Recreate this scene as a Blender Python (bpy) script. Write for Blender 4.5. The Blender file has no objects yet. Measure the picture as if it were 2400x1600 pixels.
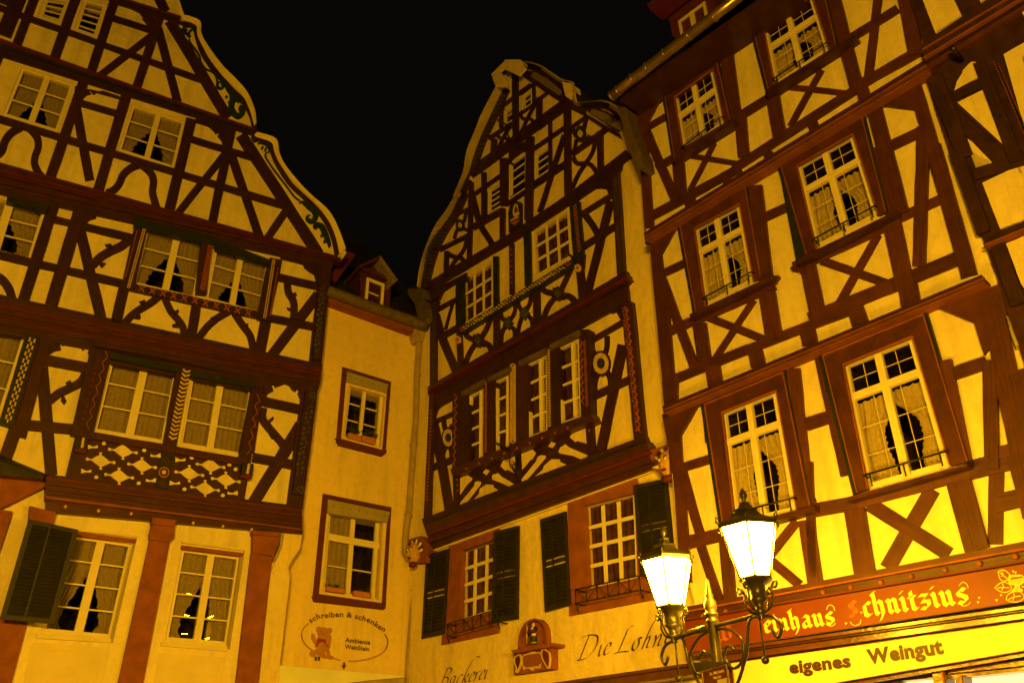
import bpy, math, random
from mathutils import Vector, Matrix
from mathutils.geometry import tessellate_polygon
random.seed(7)
sc = bpy.context.scene
COL = sc.collection

# ------------------------------------------------------------------ camera, world, exposure
FPX = 1963.0                                    # focal length in pixels of the 2400 px wide photograph
UP = Vector((-44.0, -3550.0, FPX)).normalized() # world up seen from the camera (x right, y down, z forward)
FWD = (Vector((0, 0, 1)) - UP * UP.z).normalized()
RGT = FWD.cross(UP)
CAM = Vector((0, 0, 1.6))
def w3(v): return Vector((v.dot(RGT), v.dot(FWD), v.dot(UP)))
cd = bpy.data.cameras.new('camera')
cam = bpy.data.objects.new('camera', cd); COL.objects.link(cam)
cd.sensor_width = 36.0; cd.lens = 36.0 * FPX / 2400.0
cd.clip_start = 0.05; cd.clip_end = 500
bx, by, bz = w3(Vector((1, 0, 0))), w3(Vector((0, -1, 0))), w3(Vector((0, 0, -1)))
cam.matrix_world = Matrix(((bx.x, by.x, bz.x, CAM.x), (bx.y, by.y, bz.y, CAM.y), (bx.z, by.z, bz.z, CAM.z), (0, 0, 0, 1)))
sc.camera = cam

world = bpy.data.worlds.new('World'); sc.world = world; world.use_nodes = True
bg = world.node_tree.nodes['Background']
sky = world.node_tree.nodes.new('ShaderNodeTexSky')
sky.sky_type = 'NISHITA'; sky.sun_disc = False
sky.sun_elevation = math.radians(-6); sky.sun_rotation = math.radians(200)
mixw = world.node_tree.nodes.new('ShaderNodeMix'); mixw.data_type = 'RGBA'
mixw.inputs[0].default_value = 0.97
mixw.inputs[7].default_value = (0.0042, 0.0034, 0.0028, 1)
world.node_tree.links.new(sky.outputs[0], mixw.inputs[6])
world.node_tree.links.new(mixw.outputs[2], bg.inputs[0])
bg.inputs[1].default_value = 0.6
sc.view_settings.view_transform = 'Standard'; sc.view_settings.look = 'None'
sc.view_settings.exposure = 0.0; sc.view_settings.gamma = 1.0
sc.view_settings.use_curve_mapping = False
sc.render.engine = 'CYCLES'
sc.cycles.use_denoising = True
sc.cycles.max_bounces = 6; sc.cycles.transparent_max_bounces = 12
sc.cycles.sample_clamp_indirect = 6
LAMP = 310.0          # radiance of the lantern panes
ADDED_LAMP = 3350.0        # added unseen lamp behind the camera, lights the far fronts
SODIUM = (1.0, 0.485, 0.011)

# ------------------------------------------------------------------ materials
def nd(t, k, **kw):
    n = t.nodes.new(k)
    for a, b in kw.items(): setattr(n, a, b)
    return n
def mat(name, col, rough=0.7, var=0.25, scale=3.0, bump=0.3, bscale=40.0, metal=0.0, spec=0.35, stain=None, coat=0.0, grain=0.0, streak=0.0):
    m = bpy.data.materials.new(name); m.use_nodes = True
    t = m.node_tree; p = t.nodes['Principled BSDF']
    p.inputs['Roughness'].default_value = rough; p.inputs['Metallic'].default_value = metal
    p.inputs['Specular IOR Level'].default_value = spec
    if coat: p.inputs['Coat Weight'].default_value = coat; p.inputs['Coat Roughness'].default_value = 0.15
    tc = nd(t, 'ShaderNodeTexCoord')
    n1 = nd(t, 'ShaderNodeTexNoise'); n1.inputs['Scale'].default_value = scale; n1.inputs['Detail'].default_value = 6
    n2 = nd(t, 'ShaderNodeTexNoise'); n2.inputs['Scale'].default_value = bscale; n2.inputs['Detail'].default_value = 4
    t.links.new(tc.outputs['Object'], n1.inputs['Vector']); t.links.new(tc.outputs['Object'], n2.inputs['Vector'])
    r = nd(t, 'ShaderNodeValToRGB')
    lo = [c * (1 - var) for c in col]; hi = [min(1, c * (1 + var)) for c in col]
    r.color_ramp.elements[0].position = 0.3; r.color_ramp.elements[0].color = (*lo, 1)
    r.color_ramp.elements[1].position = 0.7; r.color_ramp.elements[1].color = (*hi, 1)
    t.links.new(n1.outputs['Fac'], r.inputs['Fac'])
    out = r.outputs['Color']
    if stain:
        n3 = nd(t, 'ShaderNodeTexNoise'); n3.inputs['Scale'].default_value = 11.0; n3.inputs['Detail'].default_value = 9
        n3.inputs['Roughness'].default_value = 0.75
        t.links.new(tc.outputs['Object'], n3.inputs['Vector'])
        r3 = nd(t, 'ShaderNodeValToRGB'); r3.color_ramp.elements[0].position = 0.60; r3.color_ramp.elements[1].position = 0.74
        t.links.new(n3.outputs['Fac'], r3.inputs['Fac'])
        mx = nd(t, 'ShaderNodeMix', data_type='RGBA'); mx.inputs[7].default_value = (*stain, 1)
        mt = nd(t, 'ShaderNodeMath', operation='MULTIPLY'); mt.inputs[1].default_value = 0.6
        t.links.new(r3.outputs['Color'], mt.inputs[0]); t.links.new(mt.outputs[0], mx.inputs[0])
        t.links.new(out, mx.inputs[6]); out = mx.outputs[2]
    def darken(fac_out, lo_, hi_, amount, out):
        rr = nd(t, 'ShaderNodeMapRange'); rr.inputs[1].default_value = lo_; rr.inputs[2].default_value = hi_; rr.inputs[3].default_value = 1.0; rr.inputs[4].default_value = 1.0 - amount
        t.links.new(fac_out, rr.inputs[0])
        mm = nd(t, 'ShaderNodeMix', data_type='RGBA', blend_type='MULTIPLY'); mm.inputs[0].default_value = 1.0
        cc = nd(t, 'ShaderNodeCombineColor'); [t.links.new(rr.outputs[0], cc.inputs[i]) for i in range(3)]
        t.links.new(out, mm.inputs[6]); t.links.new(cc.outputs[0], mm.inputs[7]); return mm.outputs[2]
    gfac = None
    if grain:       # wood grain along the piece: u runs with the fibre, v across it (metres)
        uv = nd(t, 'ShaderNodeUVMap'); uv.uv_map = 'fibre'
        mp = nd(t, 'ShaderNodeMapping'); mp.inputs['Scale'].default_value = (1.6, 38, 1)
        ng = nd(t, 'ShaderNodeTexNoise'); ng.inputs['Scale'].default_value = 1.0; ng.inputs['Detail'].default_value = 7; ng.inputs['Roughness'].default_value = .7
        t.links.new(uv.outputs[0], mp.inputs[0]); t.links.new(mp.outputs[0], ng.inputs['Vector'])
        out = darken(ng.outputs['Fac'], .42, .72, grain, out); gfac = ng.outputs['Fac']
        oi = nd(t, 'ShaderNodeObjectInfo'); out = darken(oi.outputs['Random'], 0, 1, .30, out)
    if streak:      # weather: vertical wash marks and cloudy patches
        mp = nd(t, 'ShaderNodeMapping'); mp.inputs['Scale'].default_value = (3.2, 3.2, .28)
        ng = nd(t, 'ShaderNodeTexNoise'); ng.inputs['Scale'].default_value = 1.6; ng.inputs['Detail'].default_value = 8; ng.inputs['Roughness'].default_value = .62
        t.links.new(tc.outputs['Object'], mp.inputs[0]); t.links.new(mp.outputs[0], ng.inputs['Vector'])
        out = darken(ng.outputs['Fac'], .47, .78, streak, out)
        n5 = nd(t, 'ShaderNodeTexNoise'); n5.inputs['Scale'].default_value = 9.0; n5.inputs['Detail'].default_value = 8; n5.inputs['Roughness'].default_value = .7
        t.links.new(tc.outputs['Object'], n5.inputs['Vector']); out = darken(n5.outputs['Fac'], .45, .75, streak * .55, out)
    t.links.new(out, p.inputs['Base Color'])
    b = nd(t, 'ShaderNodeBump'); b.inputs['Strength'].default_value = bump; b.inputs['Distance'].default_value = 0.02
    t.links.new(gfac or n2.outputs['Fac'], b.inputs['Height']); t.links.new(b.outputs[0], p.inputs['Normal'])
    if streak:
        b2 = nd(t, 'ShaderNodeBump'); b2.inputs['Strength'].default_value = .5; b2.inputs['Distance'].default_value = .05
        n6 = nd(t, 'ShaderNodeTexNoise'); n6.inputs['Scale'].default_value = 6.0; n6.inputs['Detail'].default_value = 3
        t.links.new(tc.outputs['Object'], n6.inputs['Vector']); t.links.new(n6.outputs['Fac'], b2.inputs['Height'])
        t.links.new(b.outputs[0], b2.inputs['Normal']); t.links.new(b2.outputs[0], p.inputs['Normal'])
    return m
M = {}
M['plaster']  = mat('cream_plaster', (.80, .70, .45), .9, .07, 1.2, .35, 55, spec=.2, streak=.26)
M['plastern'] = mat('ochre_plaster', (.80, .635, .29), .9, .06, .9, .4, 60, spec=.2, streak=.26)
M['plasterc'] = mat('warm_plaster', (.80, .665, .335), .9, .06, 1.0, .35, 55, spec=.2, streak=.26)
M['timber']   = mat('oxblood_timber', (.056, .0185, .017), .55, .22, 5, .45, 28, spec=.35, stain=(.034, .010, .009), grain=.5)
M['timberold']= mat('weathered_timber', (.055, .020, .015), .75, .35, 6, .7, 24, spec=.25, stain=(.11, .05, .028), grain=.5)
M['timberr']  = mat('red_brown_timber', (.106, .032, .019), .5, .20, 5, .45, 28, spec=.35, stain=(.065, .018, .011), grain=.5)
M['red']      = mat('red_paint', (.11, .016, .013), .45, .2, 6, .25, 30)
M['moulding'] = mat('brown_moulding', (.074, .0235, .016), .42, .25, 5, .3, 22, grain=.4)
M['surround'] = mat('dark_red_surround', (.105, .021, .017), .7, .15, 5, .3, 40)
M['green']    = mat('dark_green_paint', (.018, .022, .012), .5, .3, 6, .3, 30)
M['leaf']     = mat('green_ornament_paint', (.013, .034, .022), .55, .25, 12, .2, 40)
M['leafdim']  = mat('sage_ornament_paint', (.060, .070, .030), .6, .35, 20, .3, 50)
M['gold']     = mat('gilded_paint', (.62, .43, .10), .45, .15, 20, .2, 50)
M['sign_gold']= mat('yellow_letter_paint', (.85, .66, .12), .5, .05, 20, .1, 60)
M['orange']   = mat('orange_ornament_paint', (.36, .10, .03), .55, .2, 15, .2, 50)
M['yellow']   = mat('yellow_ornament_paint', (.60, .44, .13), .6, .15, 15, .2, 50)
M['white']    = mat('white_window_paint', (.74, .66, .46), .5, .06, 6, .12, 40)
M['cream']    = mat('cream_panel_paint', (.70, .60, .34), .55, .06, 3, .15, 30)
M['stone']    = mat('red_sandstone', (.24, .074, .025), .85, .22, 5, .5, 45, stain=(.20, .062, .024))
M['shutter']  = mat('shutter_paint', (.021, .019, .013), .55, .3, 8, .3, 30)
M['grey']     = mat('grey_render', (.33, .29, .19), .8, .1, 5, .3, 45)
M['slate']    = mat('dark_slate', (.030, .028, .030), .7, .4, 6, .6, 14)
M['iron']     = mat('black_iron', (.030, .024, .018), .35, .3, 12, .2, 40, metal=.6, spec=.5)
M['lampiron'] = mat('lamp_post_paint', (.048, .040, .020), .32, .2, 12, .15, 40, metal=.35, spec=.5)
M['boxgrey'] = mat('weathered_grey_paint', (.115, .085, .045), .6, .3, 8, .3, 30)
M['olive'] = mat('olive_ornament_paint', (.20, .15, .06), .6, .25, 15, .2, 50)
M['dormerred'] = mat('dark_red_dormer_paint', (.062, .013, .011), .6, .25, 6, .3, 30)
M['zinc']     = mat('zinc_sheet', (.40, .34, .22), .38, .2, 5, .12, 20, metal=.75)
M['copper']   = mat('brown_gutter_metal', (.50, .37, .19), .30, .2, 4, .08, 20, metal=.85)
M['pipe']     = mat('painted_downpipe', (.36, .28, .15), .5, .18, 6, .15, 25)
M['signred']  = mat('red_sign_board', (.165, .032, .014), .5, .10, 4, .1, 30)
M['signlight']= mat('cream_sign_board', (.70, .58, .26), .55, .04, 3, .05, 30)
M['ink']      = mat('dark_lettering', (.055, .018, .014), .6, .2, 20, .1, 50)
M['signbrown']= mat('brown_sign_paint', (.040, .015, .008), .5, .2, 8, .1, 40)
M['shopwood'] = mat('varnished_shop_wood', (.085, .028, .012), .28, .3, 7, .25, 18, spec=.5, coat=.3)
M['curtain']  = mat('lace_curtain', (.36, .30, .19), .95, .16, 25, .3, 90, spec=.1)
M['curtainb'] = mat('pale_lace_curtain', (.50, .42, .25), .95, .12, 25, .3, 90, spec=.1)
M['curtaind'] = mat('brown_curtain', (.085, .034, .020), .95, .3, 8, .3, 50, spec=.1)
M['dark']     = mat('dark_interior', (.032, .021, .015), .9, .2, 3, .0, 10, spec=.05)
M['terracotta']= mat('terracotta', (.48, .19, .075), .75, .15, 10, .25, 40)
M['foliage']  = mat('window_plant_leaves', (.045, .060, .022), .6, .35, 20, .2, 40)
M['bear']     = mat('brown_bear_print', (.42, .21, .06), .8, .12, 18, .1, 60)
M['bow']      = mat('red_bow_print', (.26, .03, .03), .8, .15, 18, .1, 60)
M['skin']     = mat('carved_face_paint', (.50, .30, .13), .55, .12, 20, .2, 40)
M['canopy']   = mat('pale_canopy_board', (.70, .74, .68), .6, .1, 2, .1, 30)
M['statue']   = mat('pale_statue_paint', (.66, .53, .28), .6, .15, 30, .2, 60)
def ground_mat():
    m = mat('cobblestones', (.09, .075, .06), .75, .3, 2, .3, 30)
    t = m.node_tree; p = t.nodes['Principled BSDF']
    v = nd(t, 'ShaderNodeTexVoronoi', feature='DISTANCE_TO_EDGE'); v.inputs['Scale'].default_value = 8
    tc = nd(t, 'ShaderNodeTexCoord'); t.links.new(tc.outputs['Object'], v.inputs['Vector'])
    r = nd(t, 'ShaderNodeValToRGB'); r.color_ramp.elements[1].position = .12
    t.links.new(v.outputs['Distance'], r.inputs['Fac'])
    b = nd(t, 'ShaderNodeBump'); b.inputs['Strength'].default_value = .8; b.inputs['Distance'].default_value = .02
    t.links.new(r.outputs['Color'], b.inputs['Height']); t.links.new(b.outputs[0], p.inputs['Normal'])
    return m
M['ground'] = ground_mat()
def glass_mat(name, wav):
    m = bpy.data.materials.new(name); m.use_nodes = True; t = m.node_tree
    t.nodes.remove(t.nodes['Principled BSDF']); o = t.nodes['Material Output']
    tr = nd(t, 'ShaderNodeBsdfTransparent'); tr.inputs[0].default_value = (.86, .84, .78, 1)
    g = nd(t, 'ShaderNodeBsdfGlossy'); g.inputs['Roughness'].default_value = 0.03
    lw = nd(t, 'ShaderNodeLayerWeight'); lw.inputs[0].default_value = .5
    pw = nd(t, 'ShaderNodeMath', operation='POWER'); pw.inputs[1].default_value = 5.0
    f = nd(t, 'ShaderNodeMath', operation='MULTIPLY_ADD'); f.inputs[1].default_value = .9; f.inputs[2].default_value = .05
    t.links.new(lw.outputs['Facing'], pw.inputs[0]); t.links.new(pw.outputs[0], f.inputs[0])
    mx = nd(t, 'ShaderNodeMixShader')
    tc = nd(t, 'ShaderNodeTexCoord'); n = nd(t, 'ShaderNodeTexNoise'); n.inputs['Scale'].default_value = 3.5; n.inputs['Detail'].default_value = 2
    b = nd(t, 'ShaderNodeBump'); b.inputs['Strength'].default_value = wav; b.inputs['Distance'].default_value = .05
    t.links.new(tc.outputs['Object'], n.inputs['Vector']); t.links.new(n.outputs['Fac'], b.inputs['Height'])
    t.links.new(b.outputs[0], g.inputs['Normal'])
    t.links.new(f.outputs[0], mx.inputs[0]); t.links.new(tr.outputs[0], mx.inputs[1]); t.links.new(g.outputs[0], mx.inputs[2])
    t.links.new(mx.outputs[0], o.inputs['Surface'])
    return m
M['glass'] = glass_mat('window_glass', .05)
M['oldglass'] = glass_mat('wavy_window_glass', .15)
def emit(name, col, s):
    m = bpy.data.materials.new(name); m.use_nodes = True; t = m.node_tree; p = t.nodes['Principled BSDF']
    p.inputs['Base Color'].default_value = (.8, .8, .75, 1)
    p.inputs['Emission Color'].default_value = (*col, 1); p.inputs['Emission Strength'].default_value = s
    return m
M['lamp_glass'] = emit('lit_lantern_glass', SODIUM, LAMP)
M['added_lamp_glass'] = emit('lit_added_lantern_glass', SODIUM, ADDED_LAMP)
M['shoplight'] = emit('lit_shop_interior', (1.0, .86, .42), 1.1)

# ------------------------------------------------------------------ picture measurements -> points on real wall planes
TILES = dict(A=(0, 0), B=(0, 400), C=(0, 800), D=(0, 1200), E=(400, 200), F=(600, 560), G=(600, 900), H=(600, 1200), I=(950, 100),
             J=(950, 450), K=(950, 800), M=(950, 1200), N=(1400, 0), O=(1900, 0), P=(1400, 350), Q=(1850, 350), R=(1500, 700), S=(1900, 700),
             T=(1450, 1050), U=(1900, 1050), V=(1450, 1300), W=(1900, 1300), X=(0, 0))
SC = {k: 3.92 for k in TILES}
for k in 'TUVW': SC[k] = 4.704
TILES['Y'] = (1050, 960); SC['Y'] = 3.734
SC['X'] = 1.0
def tp(k, x, y): return (TILES[k][0] + x / SC[k], TILES[k][1] + y / SC[k])
def ray(x, y): return w3(Vector((x - 1200.0, y - 800.0, FPX)))
def wall_dir(vx):
    d = ray(vx, 1885 - 0.0125 * (vx - 1200)); d.z = 0
    return d.normalized()
def parse(line):
    tk = line.split(); pts = []; opt = {}; cur = 'X'
    for t in tk:
        if '=' in t:
            k, v = t.split('=')
            try: v = float(v)
            except ValueError: pass
            opt[k] = v
        elif ',' in t:
            if t[0].isalpha(): cur = t[0]; t = t[1:]
            x, y = t.split(','); pts.append(tp(cur, float(x), float(y)))
        else:
            opt['w'] = float(t) / SC[cur]
    return pts, opt
def PX(s): return parse(s)[0]
def crom(p, n=6):
    out = []
    q = [p[0]] + list(p) + [p[-1]]
    for i in range(1, len(q) - 2):
        a, b, c, d = [Vector(v) for v in q[i - 1:i + 3]]
        for k in range(n):
            t = k / n
            out.append(0.5 * ((2 * b) + (c - a) * t + (2 * a - 5 * b + 4 * c - d) * t * t + (3 * b - a - 3 * c + d) * t ** 3))
    out.append(Vector(q[-2]))
    return [tuple(v) for v in out]

class MB:
    """collects shapes in world space; build() links them as ONE mesh object"""
    def __init__(s): s.v = []; s.f = []; s.m = []; s.mats = []; s.smooth = []; s.uv = []
    def mi(s, m):
        m = M[m] if isinstance(m, str) else m
        if m not in s.mats: s.mats.append(m)
        return s.mats.index(m)
    def add(s, vs, fs, m, smooth=False, uv=None):
        o = len(s.v); k = s.mi(m)
        s.v += [Vector(v) for v in vs]
        s.uv += uv if uv else [(v[2], v[0] + v[1]) for v in vs]
        for f in fs: s.f.append([o + i for i in f]); s.m.append(k); s.smooth.append(smooth)
    def prism(s, front, off, m, uv=None):
        n = len(front)
        back = [p + off for p in front]
        tri = tessellate_polygon([front])
        fs = [list(t) for t in tri] + [[n + t[0], n + t[2], n + t[1]] for t in tri]
        fs += [[i, (i + 1) % n, n + (i + 1) % n, n + i] for i in range(n)]
        s.add(front + back, fs, m, False, uv + [(a, b + .03) for a, b in uv] if uv else None)
    def box(s, c, X, Y, Z, m):
        vs = [c + X * i + Y * j + Z * k for i in (-1, 1) for j in (-1, 1) for k in (-1, 1)]
        s.add(vs, [(0, 1, 3, 2), (4, 6, 7, 5), (0, 4, 5, 1), (2, 3, 7, 6), (0, 2, 6, 4), (1, 5, 7, 3)], m)
    def tube(s, pts, r, m, seg=8):
        pts = [Vector(p) for p in pts]; rings = []
        for i, p in enumerate(pts):
            t = (pts[min(i + 1, len(pts) - 1)] - pts[max(i - 1, 0)]).normalized()
            a = t.cross(Vector((.31, .17, .93))).normalized(); b = t.cross(a)
            rr = r[i] if isinstance(r, (list, tuple)) else r
            rings.append([p + (a * math.cos(2 * math.pi * k / seg) + b * math.sin(2 * math.pi * k / seg)) * rr for k in range(seg)])
        vs = sum(rings, []); fs = []
        for i in range(len(rings) - 1):
            for k in range(seg):
                fs.append([i * seg + k, i * seg + (k + 1) % seg, (i + 1) * seg + (k + 1) % seg, (i + 1) * seg + k])
        fs += [list(range(seg))[::-1], [len(vs) - seg + k for k in range(seg)]]
        s.add(vs, fs, m, True)
    def lathe(s, c, prof, m, seg=20, a0=0.0, smooth=True):
        vs = []; fs = []
        for (r, z) in prof:
            for k in range(seg):
                a = a0 + 2 * math.pi * k / seg
                vs.append(c + Vector((r * math.cos(a), r * math.sin(a), z)))
        for i in range(len(prof) - 1):
            for k in range(seg):
                fs.append([i * seg + k, i * seg + (k + 1) % seg, (i + 1) * seg + (k + 1) % seg, (i + 1) * seg + k])
        s.add(vs, fs, m, smooth)
    def ball(s, c, r, m, u=10, v=7, sx=None):
        vs = []; fs = []
        X, Y, Z = sx or (Vector((1, 0, 0)), Vector((0, 1, 0)), Vector((0, 0, 1)))
        for j in range(v + 1):
            th = math.pi * j / v
            for i in range(u):
                ph = 2 * math.pi * i / u
                vs.append(c + (X * math.sin(th) * math.cos(ph) + Y * math.sin(th) * math.sin(ph) + Z * math.cos(th)) * r)
        for j in range(v):
            for i in range(u): fs.append([j * u + i, j * u + (i + 1) % u, (j + 1) * u + (i + 1) % u, (j + 1) * u + i])
        s.add(vs, fs, m, True)
    def build(s, name, parent=None, origin=None, **props):
        org = Vector(origin) if origin is not None else (parent['_o'] if False else ORG.get(parent, Vector((0, 0, 0))))
        me = bpy.data.meshes.new(name)
        me.from_pydata([tuple(v - org) for v in s.v], [], s.f)
        for m in s.mats: me.materials.append(m)
        for p, k, sm in zip(me.polygons, s.m, s.smooth): p.material_index = k; p.use_smooth = sm
        ul = me.uv_layers.new(name='fibre')
        for lp in me.loops: ul.data[lp.index].uv = s.uv[lp.vertex_index]
        me.update()
        o = bpy.data.objects.new(name, me); COL.objects.link(o)
        if parent is not None:
            o.parent = parent; ORG[o] = org
        else:
            o.location = org; ORG[o] = org
        for k, v in props.items(): o[k] = v
        return o
ORG = {}
def thing(name, label, cat, loc, group=None):
    o = bpy.data.objects.new(name, None); COL.objects.link(o); o.location = loc; o.empty_display_size = .3
    ORG[o] = Vector(loc); o['label'] = label; o['category'] = cat
    if group: o['group'] = group
    return o
def tag(o, label, cat, group=None):
    o['label'] = label; o['category'] = cat
    if group: o['group'] = group
    return o

class Wall:
    """a vertical wall plane: p a point on it, d along it, n towards the square"""
    def __init__(s, vx, p):
        s.d = wall_dir(vx); s.p = Vector(p)
        n = Vector((s.d.y, -s.d.x, 0)); s.n = n if n.dot(s.p - CAM) < 0 else -n
        s.k = 0; s.holes = []; s.tim = 'timber'; s.root = None
    def pt(s, q, off=0.0):
        r = ray(*q); t = ((s.p + s.n * off - CAM).dot(s.n)) / r.dot(s.n)
        return CAM + r * t
    def pts(s, qs, off=0.0): return [s.pt(q, off) for q in qs]
    def az(s, P): return ((P - s.p).dot(s.d), P.z)
    def at(s, a, z, off=0.0):
        P = s.p + s.d * a + s.n * off; return Vector((P.x, P.y, z))
    def nextd(s, base):
        s.k = (s.k + 1) % 23
        return base + s.k * 0.0006
    # --- timber pieces
    def beam(s, line):
        pts, o = parse(line); (x0, y0), (x1, y1) = pts[0], pts[1]
        w0 = o.get('w'); w1 = o['w1'] / 3.92 if 'w1' in o else w0
        L = math.hypot(x1 - x0, y1 - y0); nx, ny = -(y1 - y0) / L, (x1 - x0) / L
        n = max(2, int(L / 45)); left = []; right = []
        for i in range(n + 1):
            t = i / n; w = (w0 + (w1 - w0) * t) / 2
            j1, j2 = (random.uniform(-.7, .7), random.uniform(-.7, .7)) if 0 < i < n else (0, 0)
            x, y = x0 + (x1 - x0) * t, y0 + (y1 - y0) * t
            left.append((x + nx * (w + j1), y + ny * (w + j1))); right.append((x - nx * (w + j2), y - ny * (w + j2)))
        a = s.az(s.pt(pts[0])); b = s.az(s.pt(pts[1]))
        ang = math.degrees(math.atan2(abs(b[1] - a[1]), abs(b[0] - a[0]) + 1e-6))
        nm, base = ('post', .038) if ang > 74 else ('rail', .022) if ang < 14 else ('brace', .007)
        d = o.get('d', s.nextd(base)); mb = MB()
        r0 = random.uniform(0, 50); pa, pb = s.pt(pts[0]), s.pt(pts[1]); Lm = (pb - pa).length; wm = w0 * Lm / L
        U = [(r0 + Lm * i / n, 0.0) for i in range(n + 1)] + [(r0 + Lm * (n - i) / n, wm) for i in range(n + 1)]
        mb.prism(s.pts(left + right[::-1], d), -s.n * (d + .05), o.get('m', s.tim), U)
        return mb.build(o.get('n', nm), s.root)
    def strip(s, pts, w, d, m, t=None, taper=None, mb=None, n=6):
        c = crom(pts, n); L = []; R = []
        for i, p in enumerate(c):
            a = c[max(i - 1, 0)]; b = c[min(i + 1, len(c) - 1)]
            dx, dy = b[0] - a[0], b[1] - a[1]; l = math.hypot(dx, dy) or 1
            ww = w / 2
            if taper: ww *= taper(i / (len(c) - 1))
            L.append((p[0] - dy / l * ww, p[1] + dx / l * ww)); R.append((p[0] + dy / l * ww, p[1] - dx / l * ww))
        own = mb is None; mb = mb or MB()
        back = -s.n * (t if t else d + .05)
        A = s.pts(L, d); B = s.pts(R, d)
        vs = A + B + [v + back for v in A] + [v + back for v in B]; N = len(A); fs = []; r0 = random.uniform(0, 50); cu = [r0]
        for q0, q1 in zip(A, A[1:]): cu.append(cu[-1] + (q1 - q0).length)
        U = [(u, 0.0) for u in cu] + [(u, (A[0] - B[0]).length) for u in cu]; U = U + U
        for i in range(N - 1):
            fs += [[i, i + 1, N + i + 1, N + i], [i, 2 * N + i, 2 * N + i + 1, i + 1], [N + i, N + i + 1, 3 * N + i + 1, 3 * N + i]]
        fs += [[0, N, 3 * N, 2 * N], [N - 1, 3 * N - 1, 4 * N - 1, 2 * N - 1]]
        mb.add(vs, fs, m, False, U)
        return mb
    def beam_az(s, a0, z0, a1, z1, w, m=None, name=None, d=None):
        P0, P1 = Vector((a0, z0)), Vector((a1, z1)); t = (P1 - P0).normalized(); q = Vector((-t.y, t.x)) * w / 2; d = d or s.nextd(.03); mb = MB(); L = (P1 - P0).length
        mb.prism([s.at(*(P0 + q), d), s.at(*(P1 + q), d), s.at(*(P1 - q), d), s.at(*(P0 - q), d)], -s.n * (d + .05), m or s.tim, [(0, 0), (L, 0), (L, w), (0, w)])
        ang = abs(math.degrees(math.atan2(z1 - z0, a1 - a0))) % 180
        return mb.build(name or ('post' if 74 < ang < 106 else 'rail' if ang < 14 or ang > 166 else 'brace'), s.root)
    def curve(s, line):
        pts, o = parse(line); d = o.get('d', s.nextd(.009))
        return s.strip(pts, o['w'], d, o.get('m', s.tim)).build(o.get('n', 'curved_brace'), s.root)
    def poly(s, line, parent=None, mb=None):
        pts, o = parse(line); d = o.get('d', s.nextd(.037))
        own = mb is None; mb = mb or MB()
        mb.prism(s.pts(pts, d), -s.n * o.get('t', d + .05), o.get('m', s.tim))
        return mb.build(o.get('n', 'bracket'), parent or s.root) if own else mb
    def run(s, text):
        for l in text.strip().splitlines():
            l = l.strip()
            if not l or l[0] == '#': continue
            k, rest = l.split(None, 1)
            {'b': s.beam, 'c': s.curve, 'p': s.poly}[k](rest)
    def moulding(s, quad, bars, name='moulding', parent=None, ext=0.0):
        """quad TL TR BR BL in pixels; bars (t0, t1, d, material) from the top down"""
        q = PX(quad) if isinstance(quad, str) else quad
        TL, TR, BR, BL = [Vector(v) for v in q]; mb = MB()
        if ext: TL = TL + (TL - TR) * ext; BL = BL + (BL - BR) * ext
        for (t0, t1, d, m) in bars:
            f = [TL.lerp(BL, t0), TR.lerp(BR, t0), TR.lerp(BR, t1), TL.lerp(BL, t1)]
            F = s.pts([tuple(v) for v in f], d); l1 = (F[1] - F[0]).length; h1 = (F[3] - F[0]).length; z1 = t0 * 3
            mb.prism(F, -s.n * (d + .06), m, [(0, z1), (l1, z1), (l1, z1 + h1), (0, z1 + h1)])
        return mb.build(name, parent or s.root)
    def base(s, poly, back=.4, name='wall', m='plaster', holes=None):
        """wall of real thickness with openings for its windows; poly in (a, z)"""
        mb = MB(); hs = s.holes if holes is None else holes
        def ccw(p): return sum(p[i][0] * p[(i + 1) % len(p)][1] - p[(i + 1) % len(p)][0] * p[i][1] for i in range(len(p))) > 0
        loops = [poly if ccw(poly) else poly[::-1]] + [h[::-1] if ccw(h) else h for h in hs]
        flat = [Vector((a, z, 0)) for l in loops for (a, z) in l]
        tri = tessellate_polygon([[Vector((a, z, 0)) for a, z in l] for l in loops])
        fr = [s.at(v.x, v.y) for v in flat]; n = len(fr); bk = [v - s.n * back for v in fr]
        fs = [list(t) for t in tri]; o = 0
        for l in loops:
            k = len(l)
            fs += [[o + i, o + (i + 1) % k, n + o + (i + 1) % k, n + o + i] for i in range(k)]; o += k
        mb.add(fr + bk, fs, m)
        return mb.build(name, s.root)

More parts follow.
